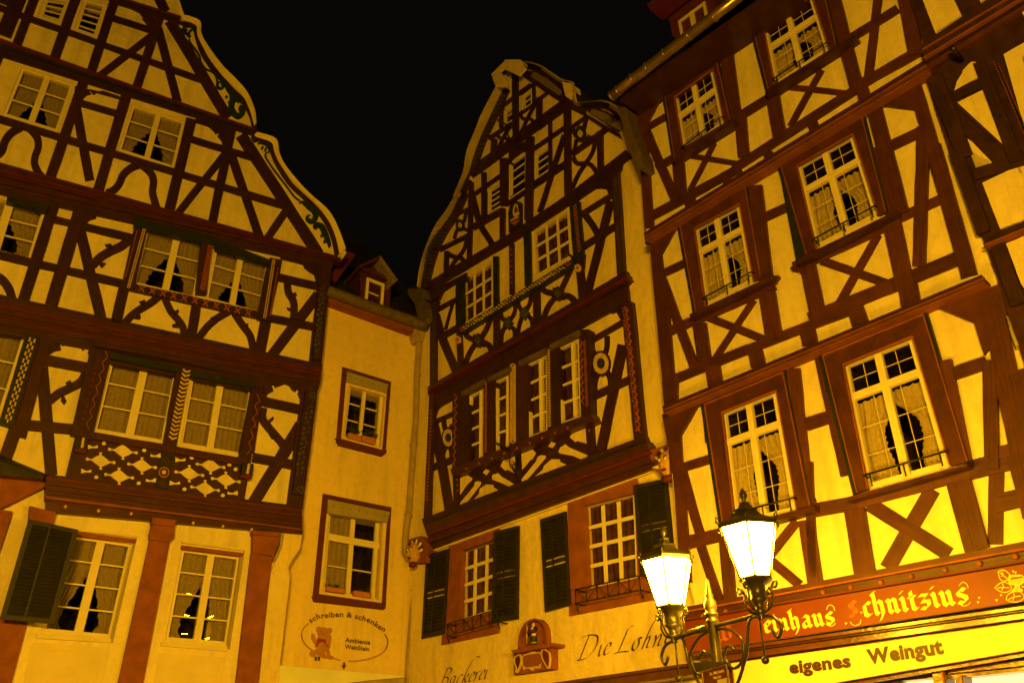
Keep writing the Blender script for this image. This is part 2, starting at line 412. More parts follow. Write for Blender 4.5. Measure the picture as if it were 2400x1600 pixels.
def lerpq(Q, u, v): return Q[0].lerp(Q[1], u).lerp(Q[3].lerp(Q[2], u), v)
def window(W, quad, cells, fw=.05, d=-.04, bars=(), mullion=None, transom=None, curtain=None, cmat='curtain', glass='glass', bw=.022,
           hole=True, bulge=0.0, ctop=.02, bm=None, fm='white', name='window', topdark=0, arch=False, depth=.09, props=None):
    """quad TL TR BR BL of the white frame; cells (u0,v0,u1,v1,nx,ny) glazed fields; mullion/transom (pos, width, from, to)"""
    q = PX(quad) if isinstance(quad, str) else quad
    Q = W.pts(q, d)
    if hole: W.holes.append([W.az(p) for p in W.pts(q, 0)])
    lu = ((Q[1] - Q[0]).length + (Q[2] - Q[3]).length) / 2; lv = ((Q[3] - Q[0]).length + (Q[2] - Q[1]).length) / 2
    n = W.n
    def bar(mb, u0, v0, u1, v1, dd, th, m=fm):
        c = [lerpq(Q, u0, v0), lerpq(Q, u1, v0), lerpq(Q, u1, v1), lerpq(Q, u0, v1)]
        mb.prism([p + n * dd for p in c], -n * th, m)
    fu, fv = fw / lu, fw / lv; mb = MB()
    bar(mb, 0, 0, fu, 1, 0, depth); bar(mb, 1 - fu, 0, 1, 1, 0, depth)
    bar(mb, fu, 0, 1 - fu, fv, -.003, depth); bar(mb, fu, 1 - fv, 1 - fu, 1, -.003, depth)
    root = mb.build(name, W.root)
    if props:
        for k, v in props.items(): root[k] = v
    for (pos, wd, a, b) in (mullion or []):
        m2 = MB(); h = wd / lu / 2
        bar(m2, pos - h, a, pos + h, b, .005, depth); bar(m2, pos - h * .35, a, pos + h * .35, b, .012, .01)
        m2.build('mullion', root)
    for (pos, wd, a, b) in (transom or []):
        m2 = MB(); h = wd / lv / 2
        bar(m2, a, pos - h, b, pos + h, .008, depth); bar(m2, a, pos - h * .2, b, pos + h * .5, .016, .01)
        m2.build('transom', root)
    bu, bv = bw / lu, bw / lv
    for (u0, v0, u1, v1, nx, ny) in cells:
        us = nx if isinstance(nx, (list, tuple)) else [i / nx for i in range(nx + 1)]
        vs = ny if isinstance(ny, (list, tuple)) else [i / ny for i in range(ny + 1)]
        U = [u0 + (u1 - u0) * t for t in us]; V = [v0 + (v1 - v0) * t for t in vs]
        for u in U[1:-1]:
            m2 = MB(); bar(m2, u - bu / 2, v0, u + bu / 2, v1, -.012, .03 if bm is None else .012, bm or fm); m2.build('glazing_bar', root)
        for v in V[1:-1]:
            m2 = MB(); bar(m2, u0, v - bv / 2, u1, v + bv / 2, -.015, .03 if bm is None else .012, bm or fm); m2.build('glazing_bar', root)
        for i in range(len(U) - 1):
            for j in range(len(V) - 1):
                m2 = MB(); e = .002
                c = [lerpq(Q, U[i], V[j]), lerpq(Q, U[i + 1], V[j]), lerpq(Q, U[i + 1], V[j + 1]), lerpq(Q, U[i], V[j + 1])]
                # every pane sits in its own putty bed: a fraction of a degree off its neighbours
                tl = [random.uniform(-.002, .002) for _ in range(4)]
                m2.add([p + n * (-.034 + t) for p, t in zip(c, tl)], [(3, 2, 1, 0)], glass)
                if bulge:
                    m2 = MB(); g = 6; hh = (c[3] - c[0]).length; px_ = random.uniform(.42, .58); py_ = random.uniform(.42, .58)
                    vs2 = [lerpq(c, a / g, b / g) + n * (-.034 + bulge * hh * (1 - ((a / g - px_) * 2) ** 2 * .6) * (1 - ((b / g - py_) * 2) ** 2)) for b in range(g + 1) for a in range(g + 1)]
                    m2.add(vs2, [(b * (g + 1) + a, b * (g + 1) + a + 1, (b + 1) * (g + 1) + a + 1, (b + 1) * (g + 1) + a) for b in range(g) for a in range(g)], glass, True)
                m2.build('pane', root)
    if topdark:
        m2 = MB(); bar(m2, -.01, -.012, 1.01, topdark, .035, .06, 'green'); m2.build('blind_box', root)
    # curtains
    def cloth(side, edge, frill, folds, dd=-.13):
        nx, ny = 26, 44; vs = []; fs = []
        for j in range(ny + 1):
            v = ctop + (.98 - ctop) * j / ny; e = edge(j / ny) + (random.uniform(-frill, frill) if frill else 0)
            for i in range(nx + 1):
                t = i / nx; u = t * e if side == 0 else 1 - t * e
                k = folds * t * 2 * math.pi + side * 1.3
                f = .018 * math.sin(k) + .007 * math.sin(2.3 * k + 1.7 + .6 * math.sin(j * .4))
                vs.append(lerpq(Q, min(max(u, .01), .99), v) + n * (dd + f))
        for j in range(ny):
            for i in range(nx): a = j * (nx + 1) + i; fs.append([a, a + 1, a + nx + 2, a + nx + 1])
        m2 = MB(); m2.add(vs, fs, cmat, True); m2.build('curtain', root)
    sm = lambda t: (lambda x: x * x * (3 - 2 * x))(min(max(t, 0), 1))
    if curtain == 'full':
        cloth(0, lambda t: .51, 0, 7); cloth(1, lambda t: .51, 0, 6)
    elif curtain == 'swag':
        g = random.uniform(.28, .34); h = random.uniform(.26, .36); s0 = random.uniform(.22, .38)
        cloth(0, lambda t: .53 - g * (min(max((t - s0) / .52, 0), 1)) ** .8 + .05 * sm((t - .9) / .1) + .012 * math.sin(t * 55), .010, 6)
        cloth(1, lambda t: .53 - h * (min(max((t - s0) / .52, 0), 1)) ** .8 + .07 * sm((t - .9) / .1) + .012 * math.sin(t * 55 + 1), .010, 6)
    elif curtain == 'tie':
        g = random.uniform(.17, .22)
        s1 = random.uniform(.02, .10); e = lambda t: .515 - g * sm((t - s1) / .42) + .05 * sm((t - .55) / .3) + .008 * math.sin(t * 90 + g * 100)
        cloth(0, e, .008, 5); cloth(1, lambda t: e(t) - .05 * sm((t - .1) / .3) + .012 * math.sin(t * 7 + g * 300), .008, 5)
    elif curtain == 'one':
        cloth(0, lambda t: .47, .006, 5)
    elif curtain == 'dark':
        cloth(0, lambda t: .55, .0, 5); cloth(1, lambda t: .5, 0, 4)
    m2 = MB(); c = [lerpq(Q, .004, .004), lerpq(Q, .996, .004), lerpq(Q, .996, .996), lerpq(Q, .004, .996)]
    f = [p - n * .075 for p in c]; b = [p - n * (.95 + d) for p in c]
    m2.add(f + b, [(4, 5, 6, 7), (0, 1, 5, 4), (1, 2, 6, 5), (2, 3, 7, 6), (3, 0, 4, 7)], 'dark'); m2.build('interior', root)
    root['_q'] = 0; del root['_q']
    return root, Q
def two(n, fr=.0, mid=.5, hw=.03): # two casements of n panes
    return [(.02, .02, mid - hw, .98, 1, n), (mid + hw, .02, .98, .98, 1, n)]

def px_lerp(a, b, t): return (a[0] + (b[0] - a[0]) * t, a[1] + (b[1] - a[1]) * t)
# --- carved and painted ornaments along a line, one joined mesh per post
def carve(W, parent, line, kind, m, d, name='carving'):
    pts, o = parse(line); a, b = pts; w = o['w']; L = math.hypot(b[0] - a[0], b[1] - a[1])
    tx, ty = (b[0] - a[0]) / L, (b[1] - a[1]) / L; nx, ny = -ty, tx; mb = MB(); t = .012
    def P(al, ac): return (a[0] + tx * al + nx * ac, a[1] + ty * al + ny * ac)
    def pl(ps, mm=m): mb.prism(W.pts(ps, d), -W.n * t, mm)
    step = o.get('s', 8.0); k = int(L / step)
    for i in range(k):
        c = (i + .5) * step
        if kind == 'chevron':
            h = step * .30
            pl([P(c - h, -w / 2), P(c + h * .6, 0), P(c + h * 2, 0), P(c + h * .4, -w / 2)]); pl([P(c + h * .6, 0), P(c - h, w / 2), P(c + h * .4, w / 2), P(c + h * 2, 0)])
        elif kind == 'dots':
            pl([P(c + math.cos(q) * w / 2, math.sin(q) * w / 2) for q in [j * math.pi / 4 for j in range(8)]])
        elif kind == 'twist':
            h = step * .28
            pl([P(c - step * .5, -w / 2), P(c + step * .25, w / 2), P(c + step * .25 + h, w / 2), P(c - step * .5 + h, -w / 2)])
        elif kind == 'zig':
            e = w / 2 * (1 if i % 2 else -1); h = .75
            pl([P(c - step / 2, -e - h), P(c - step / 2, -e + h), P(c + step / 2, e + h), P(c + step / 2, e - h)])
        elif kind == 'cross':
            if i % 2:
                pl([P(c - step * .45, -w * .12), P(c + step * .45, -w * .12), P(c + step * .45, w * .12), P(c - step * .45, w * .12)])
            else:
                for sx in (-1, 1):
                    for sy in (-1, 1):
                        q = P(c + sx * step * .3, sy * w * .36); r = w * .16
                        pl([(q[0] + math.cos(j * math.pi / 3) * r, q[1] + math.sin(j * math.pi / 3) * r) for j in range(6)])
        elif kind == 'xx':
            h = w * .5; e = h * .28
            for s2 in (-1, 1):
                pl([P(c - h, s2 * h - e * s2 * 0 - e), P(c - h, s2 * h + e), P(c + h, -s2 * h + e), P(c + h, -s2 * h - e)])
        elif kind == 'leaves':
            for s2 in (-1, 1):
                q = s2 * w * random.uniform(.1, .35); r = step * random.uniform(.22, .42)
                pl([P(c + math.cos(j * math.pi / 3.5 + i) * r * random.uniform(.6, 1.1) + s2 * step * .2, q + math.sin(j * math.pi / 3.5 + i) * r * random.uniform(.6, 1.1)) for j in range(7)])
        elif kind == 'chain':
            for j in range(10):
                q0, q1 = j * math.pi / 5, (j + 1) * math.pi / 5; r0, r1 = w / 2, w / 2 * .62
                pl([P(c + math.cos(q0) * r0 * 1.0, math.sin(q0) * r0), P(c + math.cos(q1) * r0, math.sin(q1) * r0), P(c + math.cos(q1) * r1, math.sin(q1) * r1), P(c + math.cos(q0) * r1, math.sin(q0) * r1)])
        elif kind == 'star':
            ps = []
            for j in range(10):
                r = w / 2 if j % 2 == 0 else w * .22
                ps.append(P(c + math.cos(j * math.pi / 5) * r, math.sin(j * math.pi / 5) * r))
            pl(ps)
    return mb.build(name, parent, kind='stuff')
def ring(W, parent, c, rx, ry, layers, name='medallion', n=22, wob=0.0):
    mb = MB()
    for i, (k, m, d) in enumerate(layers):
        ps = []
        for j in range(n):
            q = 2 * math.pi * j / n; r = k * (1 + (wob if j % 2 else 0))
            ps.append((c[0] + math.cos(q) * rx * r, c[1] + math.sin(q) * ry * r))
        mb.prism(W.pts(ps, d), -W.n * .03, m)
    return mb.build(name, parent)
# ------------------------------------------------------------------ the walls round the corner of the square
_r = ray(1540, 900); _h = math.hypot(_r.x, _r.y)
WR = Wall(-830, CAM + _r * (11 / _h)); WR.tim = 'timberr'
WC = Wall(-900, WR.pt((1540, 900), -.35))
WN = Wall(4600, WC.pt((968, 1100)))
WL = Wall(4600, WN.pt((720, 1100), .30))
WR2 = Wall(-830, WR.p + WR.n * .06); WR2.tim = 'timberold'
def footprint(W, q): P = W.pt(q); return Vector((P.x, P.y, 0))

# setting: the paved square and the night sky behind everything is the world
mb = MB(); mb.add([(-40, -40, 0), (40, -40, 0), (40, 60, 0), (-40, 60, 0)], [(0, 1, 2, 3)], 'ground')
g = mb.build('ground'); g['kind'] = 'structure'

# ================================================================== LEFT HOUSE
W = WL
W.root = thing('timber_house', 'tall half-timbered house with scrolled curving gable edge and carved window posts, leftmost of the row', 'house', footprint(W, (400, 1400)))
BR = [(0, .2, .13, 'red'), (.2, .45, .09, 'green'), (.45, 1, .040, 'timber')]
BM = [(0, .10, .12, 'red'), (.10, .34, .17, 'moulding'), (.34, .42, .19, 'red'), (.42, .62, .13, 'moulding'), (.62, .70, .06, 'green'), (.70, 1, .10, 'moulding')]
W.moulding('A-200,280 E780,395 E790,470 A-200,450', BR, 'string_course', ext=.42)
W.moulding('A1130,-20 1665,148 1640,215 1090,25', BR, 'string_course', ext=.42)
W.moulding('B-200,-131 F800,170 F790,215 B-200,68', BM, 'string_course', ext=.42)
W.moulding('B-200,68 F720,190 F700,265 B-200,170', [(0, .45, .055, 'timber'), (.45, 1, .042, 'timber')], 'lintel_beam', ext=.42)
W.moulding('B-200,1092 F608,1150 F592,1318 B-200,1370', [(0, .14, .05, 'timber'), (.14, .36, .14, 'moulding'), (.36, .44, .18, 'red'), (.44, .66, .15, 'moulding'), (.66, .74, .11, 'red'), (.74, 1, .07, 'moulding')], 'string_course', ext=.42)
W.moulding('B-200,1370 F592,1318 F575,1375 B-200,1460', [(0, .5, .05, 'timber'), (.5, 1, .045, 'timber')], 'lintel_beam', ext=.42)
W.moulding('C420,1412 H425,150 H430,200 C420,1560', [(0, .2, .20, 'stone'), (.2, 1, .11, 'moulding')], 'jetty_board')
W.moulding('C420,1215 G422,1120 H425,150 C420,1412', [(0, .12, .06, 'timber'), (.12, .22, .16, 'red'), (.22, .40, .20, 'moulding'), (.40, .47, .23, 'red'), (.47, .76, .19, 'moulding'), (.76, .84, .16, 'red'), (.84, 1, .21, 'moulding')], 'jetty_beam')
jet = MB()
for q in ('C600,1515', 'C905,1553', 'D1205,12', 'D1775,97', 'D2050,128', 'D2312,158'):
    jet.ball(W.pt(PX(q)[0], .125), .026, 'gold', 8, 6)
jet.build('beam_pegs', W.root, kind='stuff')
W.run('''
b A-60,50 1850,735 58
b A1030,165 1420,290 58
b A325,-40 155,410 88
b A705,-40 505,525 92
b A1060,-20 840,655 88
b A1470,150 1255,805 84
b A1400,325 915,700 70
b A1452,260 1632,940 80
b A1558,190 2095,1085 100
b A1440,-60 1520,110 90
p A1060,-60 1420,120 1420,280 1360,250 1345,212 1308,168 1345,150 1335,175 1282,112 1200,75 1088,40 n=bracket
b A-60,1075 E1060,1110 64
b A690,930 1085,1045 60
b E180,490 770,668 60
b A775,730 450,1660 95
b A695,950 825,1660 84
b A1165,860 905,1740 98
c A190,1170 100,1225 45,1300 20,1380 -30,1430 -90,1450 w=19
c A270,1180 340,1260 352,1350 325,1430 318,1500 350,1580 400,1640 w=17
c A1330,1500 1210,1540 1130,1610 1095,1690 1040,1750 980,1775 w=18
c A1290,1505 1380,1580 1412,1660 1402,1760 1420,1840 1445,1920 w=17
b A1760,1090 1560,1915 95
b E562,400 383,1265 80
b E498,635 70,1175 72
b E545,600 815,1395 82
b E645,455 1358,1550 108
b E1062,1150 890,1405 72
p A690,790 1110,910 1100,885 950,835 900,840 868,866 850,855 835,822 815,822 818,838 840,860 800,872 762,912 680,935 n=bracket
p E232,290 590,400 590,450 540,540 480,545 470,505 432,462 445,440 470,455 468,440 440,432 418,448 400,418 350,375 232,338 n=bracket
c A1790,225 1812,330 1870,500 1990,670 2130,825 2235,930 2310,1060 2345,1200 w=12 n=verge_board
c E850,490 905,525 945,640 992,740 1100,905 1235,1035 1352,1150 1442,1275 1500,1420 1530,1570 w=11 n=verge_board
p A1640,190 1800,215 1790,255 1630,210 n=verge_board d=0.05
p E740,470 830,470 905,520 900,535 830,505 770,520 n=verge_board d=0.05
b B505,448 695,492 66
b B720,500 1235,622 70
b B-60,760 1150,1040 74
b B505,280 215,1190 106
b B762,270 465,1250 118
b B735,545 928,1350 100
c B1200,620 1120,690 1020,738 930,790 850,870 w=21
p B1010,720 965,675 1020,668 1035,710 n=thorn
p B900,830 975,850 940,888 n=thorn
b B1150,1030 1065,1400 98
c B1465,1150 1380,1218 1290,1270 1210,1330 1140,1405 w=18
p B1330,1240 1282,1200 1330,1182 1345,1225 n=thorn
p B1230,1310 1295,1325 1290,1362 1225,1355 n=thorn
c B1512,1165 1570,1290 1640,1372 1682,1440 1695,1530 w=17
p B1590,1300 1640,1270 1645,1300 1610,1320 n=thorn
p B1640,1390 1585,1410 1590,1435 1650,1440 n=thorn
b B1812,1190 1755,1545 86
c B2105,1290 1990,1360 1900,1440 1820,1545 w=18
p B1985,1372 1935,1348 1978,1330 1995,1352 n=thorn
c B2150,1300 2230,1420 2300,1520 2330,1660 w=17
p B2225,1415 2282,1400 2280,1430 2240,1440 n=thorn
b F105,690 35,1045 100
c B-60,960 20,1000 85,1090 110,1180 w=21
b F175,342 620,446 72
b F110,722 600,820 72
b F575,505 145,1070 96
c F288,390 300,490 342,565 352,640 345,735 w=17
p F330,500 365,488 378,518 350,525 n=thorn
p F340,640 285,628 300,650 345,660 n=thorn
b F640,250 545,1150 112
p F225,150 670,250 650,440 560,405 540,325 505,303 520,298 540,325 525,300 500,302 450,262 440,232 235,180 n=bracket
p B700,310 1260,450 1245,435 1010,378 950,388 905,412 880,395 862,398 888,432 830,450 790,485 700,470 n=bracket
b C400,-40 165,870 150
b C385,230 472,1225 112
b C405,165 860,252 96
b C120,755 735,812 96
b C150,780 30,1120 120
c C790,285 745,370 640,430 540,478 455,545 w=21
p C640,430 605,375 648,352 662,400 n=thorn
p C575,470 562,540 590,578 612,545 n=thorn
p C420,130 455,120 500,90 560,75 550,30 510,25 515,5 560,10 575,40 620,10 680,-12 725,5 745,50 762,82 795,50 818,70 808,100 828,160 828,197 880,200 905,-60 380,-80 n=bracket
b G55,155 445,240 90
b G-30,672 405,750 90
b G415,370 -20,1085 112
c G68,215 62,320 140,425 222,520 255,570 w=19
p G115,330 160,292 165,320 130,355 n=thorn
p G180,470 125,460 150,500 195,500 n=thorn
b G495,40 355,1140 148
p F80,1455 95,1450 110,1420 160,1395 150,1360 140,1340 175,1340 178,1362 185,1360 270,1328 310,1345 335,1382 365,1400 380,1375 398,1390 385,1415 405,1460 412,1515 480,1530 500,1330 60,1235 n=bracket
''')
W.run('p C840,20 2420,345 2420,470 860,175 n=lintel_beam d=0.045')
# the carved breast panel under the wide window
bd = W.poly('p C690,880 2300,1120 2235,1500 590,1290 n=breast_panel d=0.062'.split(None, 1)[1])
def diamond(cx, cy, s=1.0):
    mb = MB()
    def pl(ps): mb.prism(W.pts([tp('C', cx + x * s, cy + y * s + x * s * .13) for x, y in ps], .075), -W.n * .03, 'plaster')
    pl([(-90, 0), (-45, -33), (0, -60), (46, -31), (92, 3), (46, 33), (0, 58), (-45, 32)])
    for a in (-1, 1):
        pl([(a * 80, -7), (a * 112, -5), (a * 112, 5), (a * 80, 7)])
        pl([(a * 122 + 17 * math.cos(i * .785), 15 * math.sin(i * .785)) for i in range(8)])
        pl([(-6, a * 50), (-15, a * 78), (15, a * 78), (6, a * 50)])
    mb.build('diamond_inlay', bd)
for c in [(1130, 1005), (925, 1095), (1305, 1140), (1095, 1235), (1935, 1140), (1740, 1212), (2075, 1272), (1885, 1350)]: diamond(*c)
def dot(cx, cy): 
    mb = MB(); mb.prism(W.pts([tp('C', cx + 20 * math.cos(i * .785), cy + 17 * math.sin(i * .785)) for i in range(8)], .075), -W.n * .03, 'plaster'); mb.build('dot_inlay', bd)
for c in [(955, 935), (1325, 998), (885, 1245), (1275, 1300), (1762, 1066), (2108, 1130), (2165, 1172), (1695, 1355), (2047, 1412)]: dot(*c)
def bow(cx, cy, f=1):
    mb = MB()
    mb.prism(W.pts([tp('C', cx + f * x, cy + y) for x, y in [(-45, -25), (0, -2), (22, -6), (45, -16), (50, 8), (22, 12), (0, 10), (-48, 20)]], .075), -W.n * .03, 'plaster'); mb.build('bow_inlay', bd)
for c in [(852, 967, 1), (1430, 1048, -1), (792, 1190, 1), (1388, 1275, -1), (1658, 1086, 1), (1606, 1300, 1), (2138, 1392, -1)]: bow(*c)
p1 = W.beam('C1545,1000 1480,1345 112 n=carved_post d=0.09 m=green')
ring(W, p1, tp('C', 1507, 1200), 13, 13, [(1, 'orange', .105), (.72, 'green', .11), (.4, 'yellow', .118)], 'rosette', 16, .0)
for c in ((1530, 1090), (1490, 1300)): ring(W, p1, tp('C', *c), 9, 9, [(1, 'red', .102), (.5, 'green', .108)], 'rosette', 8, -.4)
for c in ((757, 930), (2278, 1168)):
    k = MB(); k.prism(W.pts([tp('C', c[0] + x, c[1] + y) for x, y in [(-48, -58), (52, -45), (42, 55), (-60, 45)]], .16), -W.n * .2, 'green'); ko = k.build('bracket', W.root)
    k = MB(); k.prism(W.pts([tp('C', c[0] + x, c[1] + y) for x, y in [(0, -48), (22, -46), (8, 46), (-16, 44)]], .175), -W.n * .03, 'yellow'); k.build('stripe', ko)
    k = MB(); k.prism(W.pts([tp('C', c[0] + x, c[1] + y) for x, y in [(-60, 45), (42, 55), (30, 95), (-20, 90), (-75, 75)]], .14), -W.n * .2, 'red'); k.build('bracket_foot', ko)
# carved window posts
def cpost(line, *carvings):
    o = W.beam(line + ' n=carved_post')
    for (l, kind, m, d) in carvings: carve(W, o, l, kind, m, d)
    return o
cpost('B1905,640 1850,1130 92 d=0.10', ('B1945,660 1860,1112 w=14 s=5.6', 'chevron', 'orange', .112))
cpost('B1305,470 1175,1085 118 d=0.09', ('B1338,490 1180,1075 w=8 s=5.5', 'chain', 'yellow', .104), ('B1262,545 1148,1000 w=3.4 s=6.0', 'dots', 'orange', .104))
cpost('F185,180 70,745 112 d=0.09', ('F165,190 78,735 w=7.5 s=5.5', 'chain', 'yellow', .104), ('F205,255 130,715 w=3.2 s=5.6', 'dots', 'orange', .104))
cpost('B1175,1055 2440,1335 62 d=0.085', ('B1255,1070 2400,1330 w=13 s=25.6', 'xx', 'orange', .098))
cpost('C300,-60 50,770 130 d=0.10 m=green', ('C300,-30 60,760 w=16 s=8.6', 'cross', 'yellow', .112), ('C362,-20 132,762 w=3 s=9', 'zig', 'red', .112))
cpost('C935,75 745,880 200 d=0.09', ('C905,150 750,770 w=11 s=15.5', 'star', 'red', .103), ('C985,85 785,850 w=9 s=14.5', 'zig', 'orange', .103))
cpost('C1690,240 1560,950 120 d=0.10', ('C1720,245 1580,920 w=19 s=10', 'chevron', 'yellow', .112))
cpost('C2375,430 2240,1130 110 d=0.09', ('C2378,480 2275,1090 w=9 s=14.5', 'zig', 'orange', .103))
o = W.beam('G30,130 -45,620 60 d=0.085 n=carved_post'); carve(W, o, 'G38,130 -30,600 w=10 s=15', 'star', 'red', .098)
cpost('C840,860 2270,1110 66 d=0.11', ('C850,865 2260,1105 w=11 s=7', 'twist', 'red', .122))
o = W.beam('F615,420 560,1110 70 d=0.10 n=carved_post'); carve(W, o, 'F612,430 560,1060 w=16 s=12', 'leaves', 'leafdim', .112)
o = W.beam('G505,60 385,1010 95 d=0.10 n=carved_post'); carve(W, o, 'G495,190 385,880 w=20 s=12', 'leaves', 'leafdim', .112)
for c in ((512, 108), (400, 965)):
    pts = [tp('G', c[0] + r * math.cos(a), c[1] + r * math.sin(a)) for a, r in [(i * .7, 6 + i * 3.2) for i in range(12)]]
    W.strip(pts, 3, .115, 'leafdim', .02).build('scroll', o)
# green scrolls in the curved gable fields
def scroll(line, w, tap=lambda t: 1.0):
    W.strip(PX(line), w, .014, 'leaf', .02, tap).build('painted_scroll', W.root)
fat = lambda t: .35 + 1.0 * math.sin(math.pi * min(1, t * 1.05)) ** 1.0
scroll('A1740,360 1745,390 1790,450 1830,510 1850,580 1890,635 1950,660 1985,700 2000,760', 5)
scroll('A2000,760 2000,800 2030,815 2055,790 2035,768', 7)
scroll('A2010,755 2060,760 2095,820 2130,870 2135,930 2125,990 2150,1040 2190,1070 2225,1040 2235,1000 2215,980 2200,1010 2215,1025', 11, fat)
scroll('A2150,935 2175,915 2215,925 2225,955', 12, fat)
scroll('A2090,880 2075,900', 6); scroll('A2115,930 2100,950', 6); scroll('A2130,985 2120,1000', 6)
scroll('A1750,345 1715,310 1690,300 1670,275 1690,275 1705,300', 7); scroll('A1740,345 1735,310 1755,280 1790,265 1800,290 1780,300', 6)
scroll('A1720,290 1700,265 1690,240 1710,235 1735,255', 6)
scroll('E890,610 870,640 890,690 960,790 1060,920 1140,1025 1190,1060', 4)
scroll('E800,540 820,530 850,530 890,550 905,585 900,625', 6, fat); scroll('E850,560 835,590', 5); scroll('E880,570 865,605', 5)
scroll('E1180,1080 1215,1075 1270,1120 1320,1160 1332,1210 1300,1250 1262,1235 1255,1205 1285,1192', 10, fat)
scroll('E1345,1320 1325,1300 1345,1280 1390,1300 1420,1360 1445,1420 1460,1470 1450,1490', 11, fat)
scroll('E1390,1370 1385,1395', 6); scroll('E1420,1420 1412,1450', 6)
# windows of the left house
w, Q = window(W, 'A200,615 680,775 535,1215 22,1055', two(3, hw=.035), .055, curtain='swag', mullion=[(.5, .10, .02, .98)])
w, Q = window(W, 'A1215,960 1700,1115 1600,1545 1085,1380', two(3, hw=.035), .05, curtain='swag', mullion=[(.5, .10, .02, .98)])
w, Q = window(W, 'A412,-40 660,-10 565,237 345,160', [(.12, .0, .86, 1, 1, 5)], .085, fm='white', glass='oldglass')
w, Q = window(W, 'A770,-8 990,45 890,350 675,275', [(.12, .06, .86, .99, 1, 5)], .07, fm='white', glass='oldglass')
w, Q = window(W, 'B-230,205 410,362 272,812 -370,655', two(3, hw=.035), .03, curtain='swag', mullion=[(.5, .12, .02, .98)], topdark=.0)
w, Q = window(W, 'B1350,535 1885,675 1782,1167 1235,1035', two(3, hw=.035), .035, curtain='swag', mullion=[(.51, .12, .02, .98)])
w, Q = window(W, 'B1985,705 2467,857 2392,1307 1895,1175', two(3, hw=.035), .035, curtain='swag', mullion=[(.47, .11, .02, .98)])
w, Q = window(W, 'C-320,-165 225,-40 -10,700 -560,590', two(3, hw=.035), .03, curtain='full', mullion=[(.5, .12, .02, .98)])
w, Q = window(W, 'C1035,160 1615,290 1495,915 872,812', two(3, hw=.035), .028, curtain='full', mullion=[(.5, .125, .02, .98)])
w, Q = window(W, 'C1770,300 2310,425 2215,1035 1660,940', two(3, hw=.035), .03, curtain='full', mullion=[(.475, .115, .02, .98)])
for l in ('B70,225 450,322 430,372 60,275', 'B1240,425 1990,620 1985,690 1235,505', 'B1985,625 F130,190 F120,230 B1985,715', 'C1020,95 1660,235 1650,285 1005,150', 'C1750,265 2345,385 2340,425 1750,315'):
    q = PX(l); k = MB(); k.prism(W.pts(q, .125), -W.n * .14, 'green'); k.build('blind_box', W.root)
# ground storey: stone piers, two tall windows, panelled parapets, one louvred shutter
w, Q = window(W, 'D625,205 1215,290 1018,1150 385,1090', [(.03, .02, .48, .98, 1, 4), (.55, .02, .95, .98, 1, 4)], .045, -.06, bulge=.06, curtain='swag', mullion=[(.515, .12, .02, .98)], glass='glass')
w, Q = window(W, 'D1670,335 2205,408 2085,1215 1515,1170', [(.03, .02, .47, .98, 1, 4), (.55, .02, .95, .98, 1, 4)], .045, -.06, bulge=.06, curtain='swag', mullion=[(.505, .11, .02, .98)], glass='glass')
for q in ('D600,165 1255,245 1245,285 595,205', 'D1668,300 2238,372 2228,408 1662,338'):
    k = MB(); k.prism(W.pts(PX(q), .03), -W.n * .05, 'stone'); k.build('blind_box', W.root)
for q in ('D590,140 1262,215 1258,232 588,158', 'D1672,262 2252,335 2248,352 1668,280', 'D340,1108 1025,1160 1018,1195 330,1155', 'D1490,1185 2095,1235 2085,1275 1480,1225'):
    k = MB(); k.prism(W.pts(PX(q), .05), -W.n * .06, 'cream'); k.build('ledge', W.root)
for q in ('D1225,280 1262,215 1035,1200 1012,1190', 'D2208,405 2250,345 2110,1260 2085,1240'):
    k = MB(); k.prism(W.pts(PX(q), .02), -W.n * .03, 'grey'); k.build('reveal', W.root)
for q in ('D300,1190 1010,1240 930,1640 200,1640', 'D1465,1290 2075,1330 2020,1700 1390,1700'):
    k = MB(); k.prism(W.pts(PX(q), .012), -W.n * .03, 'cream'); pn = k.build('parapet_panel', W.root)
    a, b, c, d_ = PX(q)
    i4 = [px_lerp(px_lerp(a, b, u), px_lerp(d_, c, u), v) for u, v in ((.08, .12), (.92, .12), (.92, .93), (.08, .93))]
    k = MB()
    for j in range(4):
        e = px_lerp(i4[j], i4[(j + 1) % 4], .5); cx = sum(p[0] for p in i4) / 4; cy = sum(p[1] for p in i4) / 4
        s = [i4[j], i4[(j + 1) % 4]]; inn = [px_lerp(p, (cx, cy), .035) for p in s]
        k.prism(W.pts([s[0], s[1], inn[1], inn[0]], .022), -W.n * .02, 'cream')
    k.build('panel_bead', pn)
W.run('''
p C-200,1160 430,1240 420,1330 D-60,0 D-200,-60 n=capital m=stone d=0.13
p D-100,-40 118,-10 -30,430 -260,400 n=pier m=stone d=0.10
p D275,-60 515,0 490,106 262,62 n=capital m=stone d=0.14
p D262,62 490,106 85,1640 -180,1620 n=pier m=stone d=0.08
p D1395,48 1628,68 1605,130 1400,108 n=capital m=stone d=0.16
p D1400,108 1605,130 1600,232 1560,272 1380,250 1375,200 n=capital m=stone d=0.12
p D1378,250 1560,272 1300,1650 1070,1650 n=pier m=stone d=0.08
p H-30,165 222,182 226,222 -25,205 n=capital m=stone d=0.16
p H-25,205 220,222 213,290 160,400 -30,370 n=capital m=stone d=0.12
p H-40,370 158,410 128,560 8,1650 -190,1650 n=pier m=stone d=0.08
p H255,182 425,190 405,330 335,430 297,500 312,610 215,1420 205,1650 20,1650 135,550 178,465 228,300 n=quoin m=plasterc d=0.05
p H225,185 262,185 240,320 190,440 160,455 178,400 220,300 n=quoin_edge m=grey d=0.07
''')
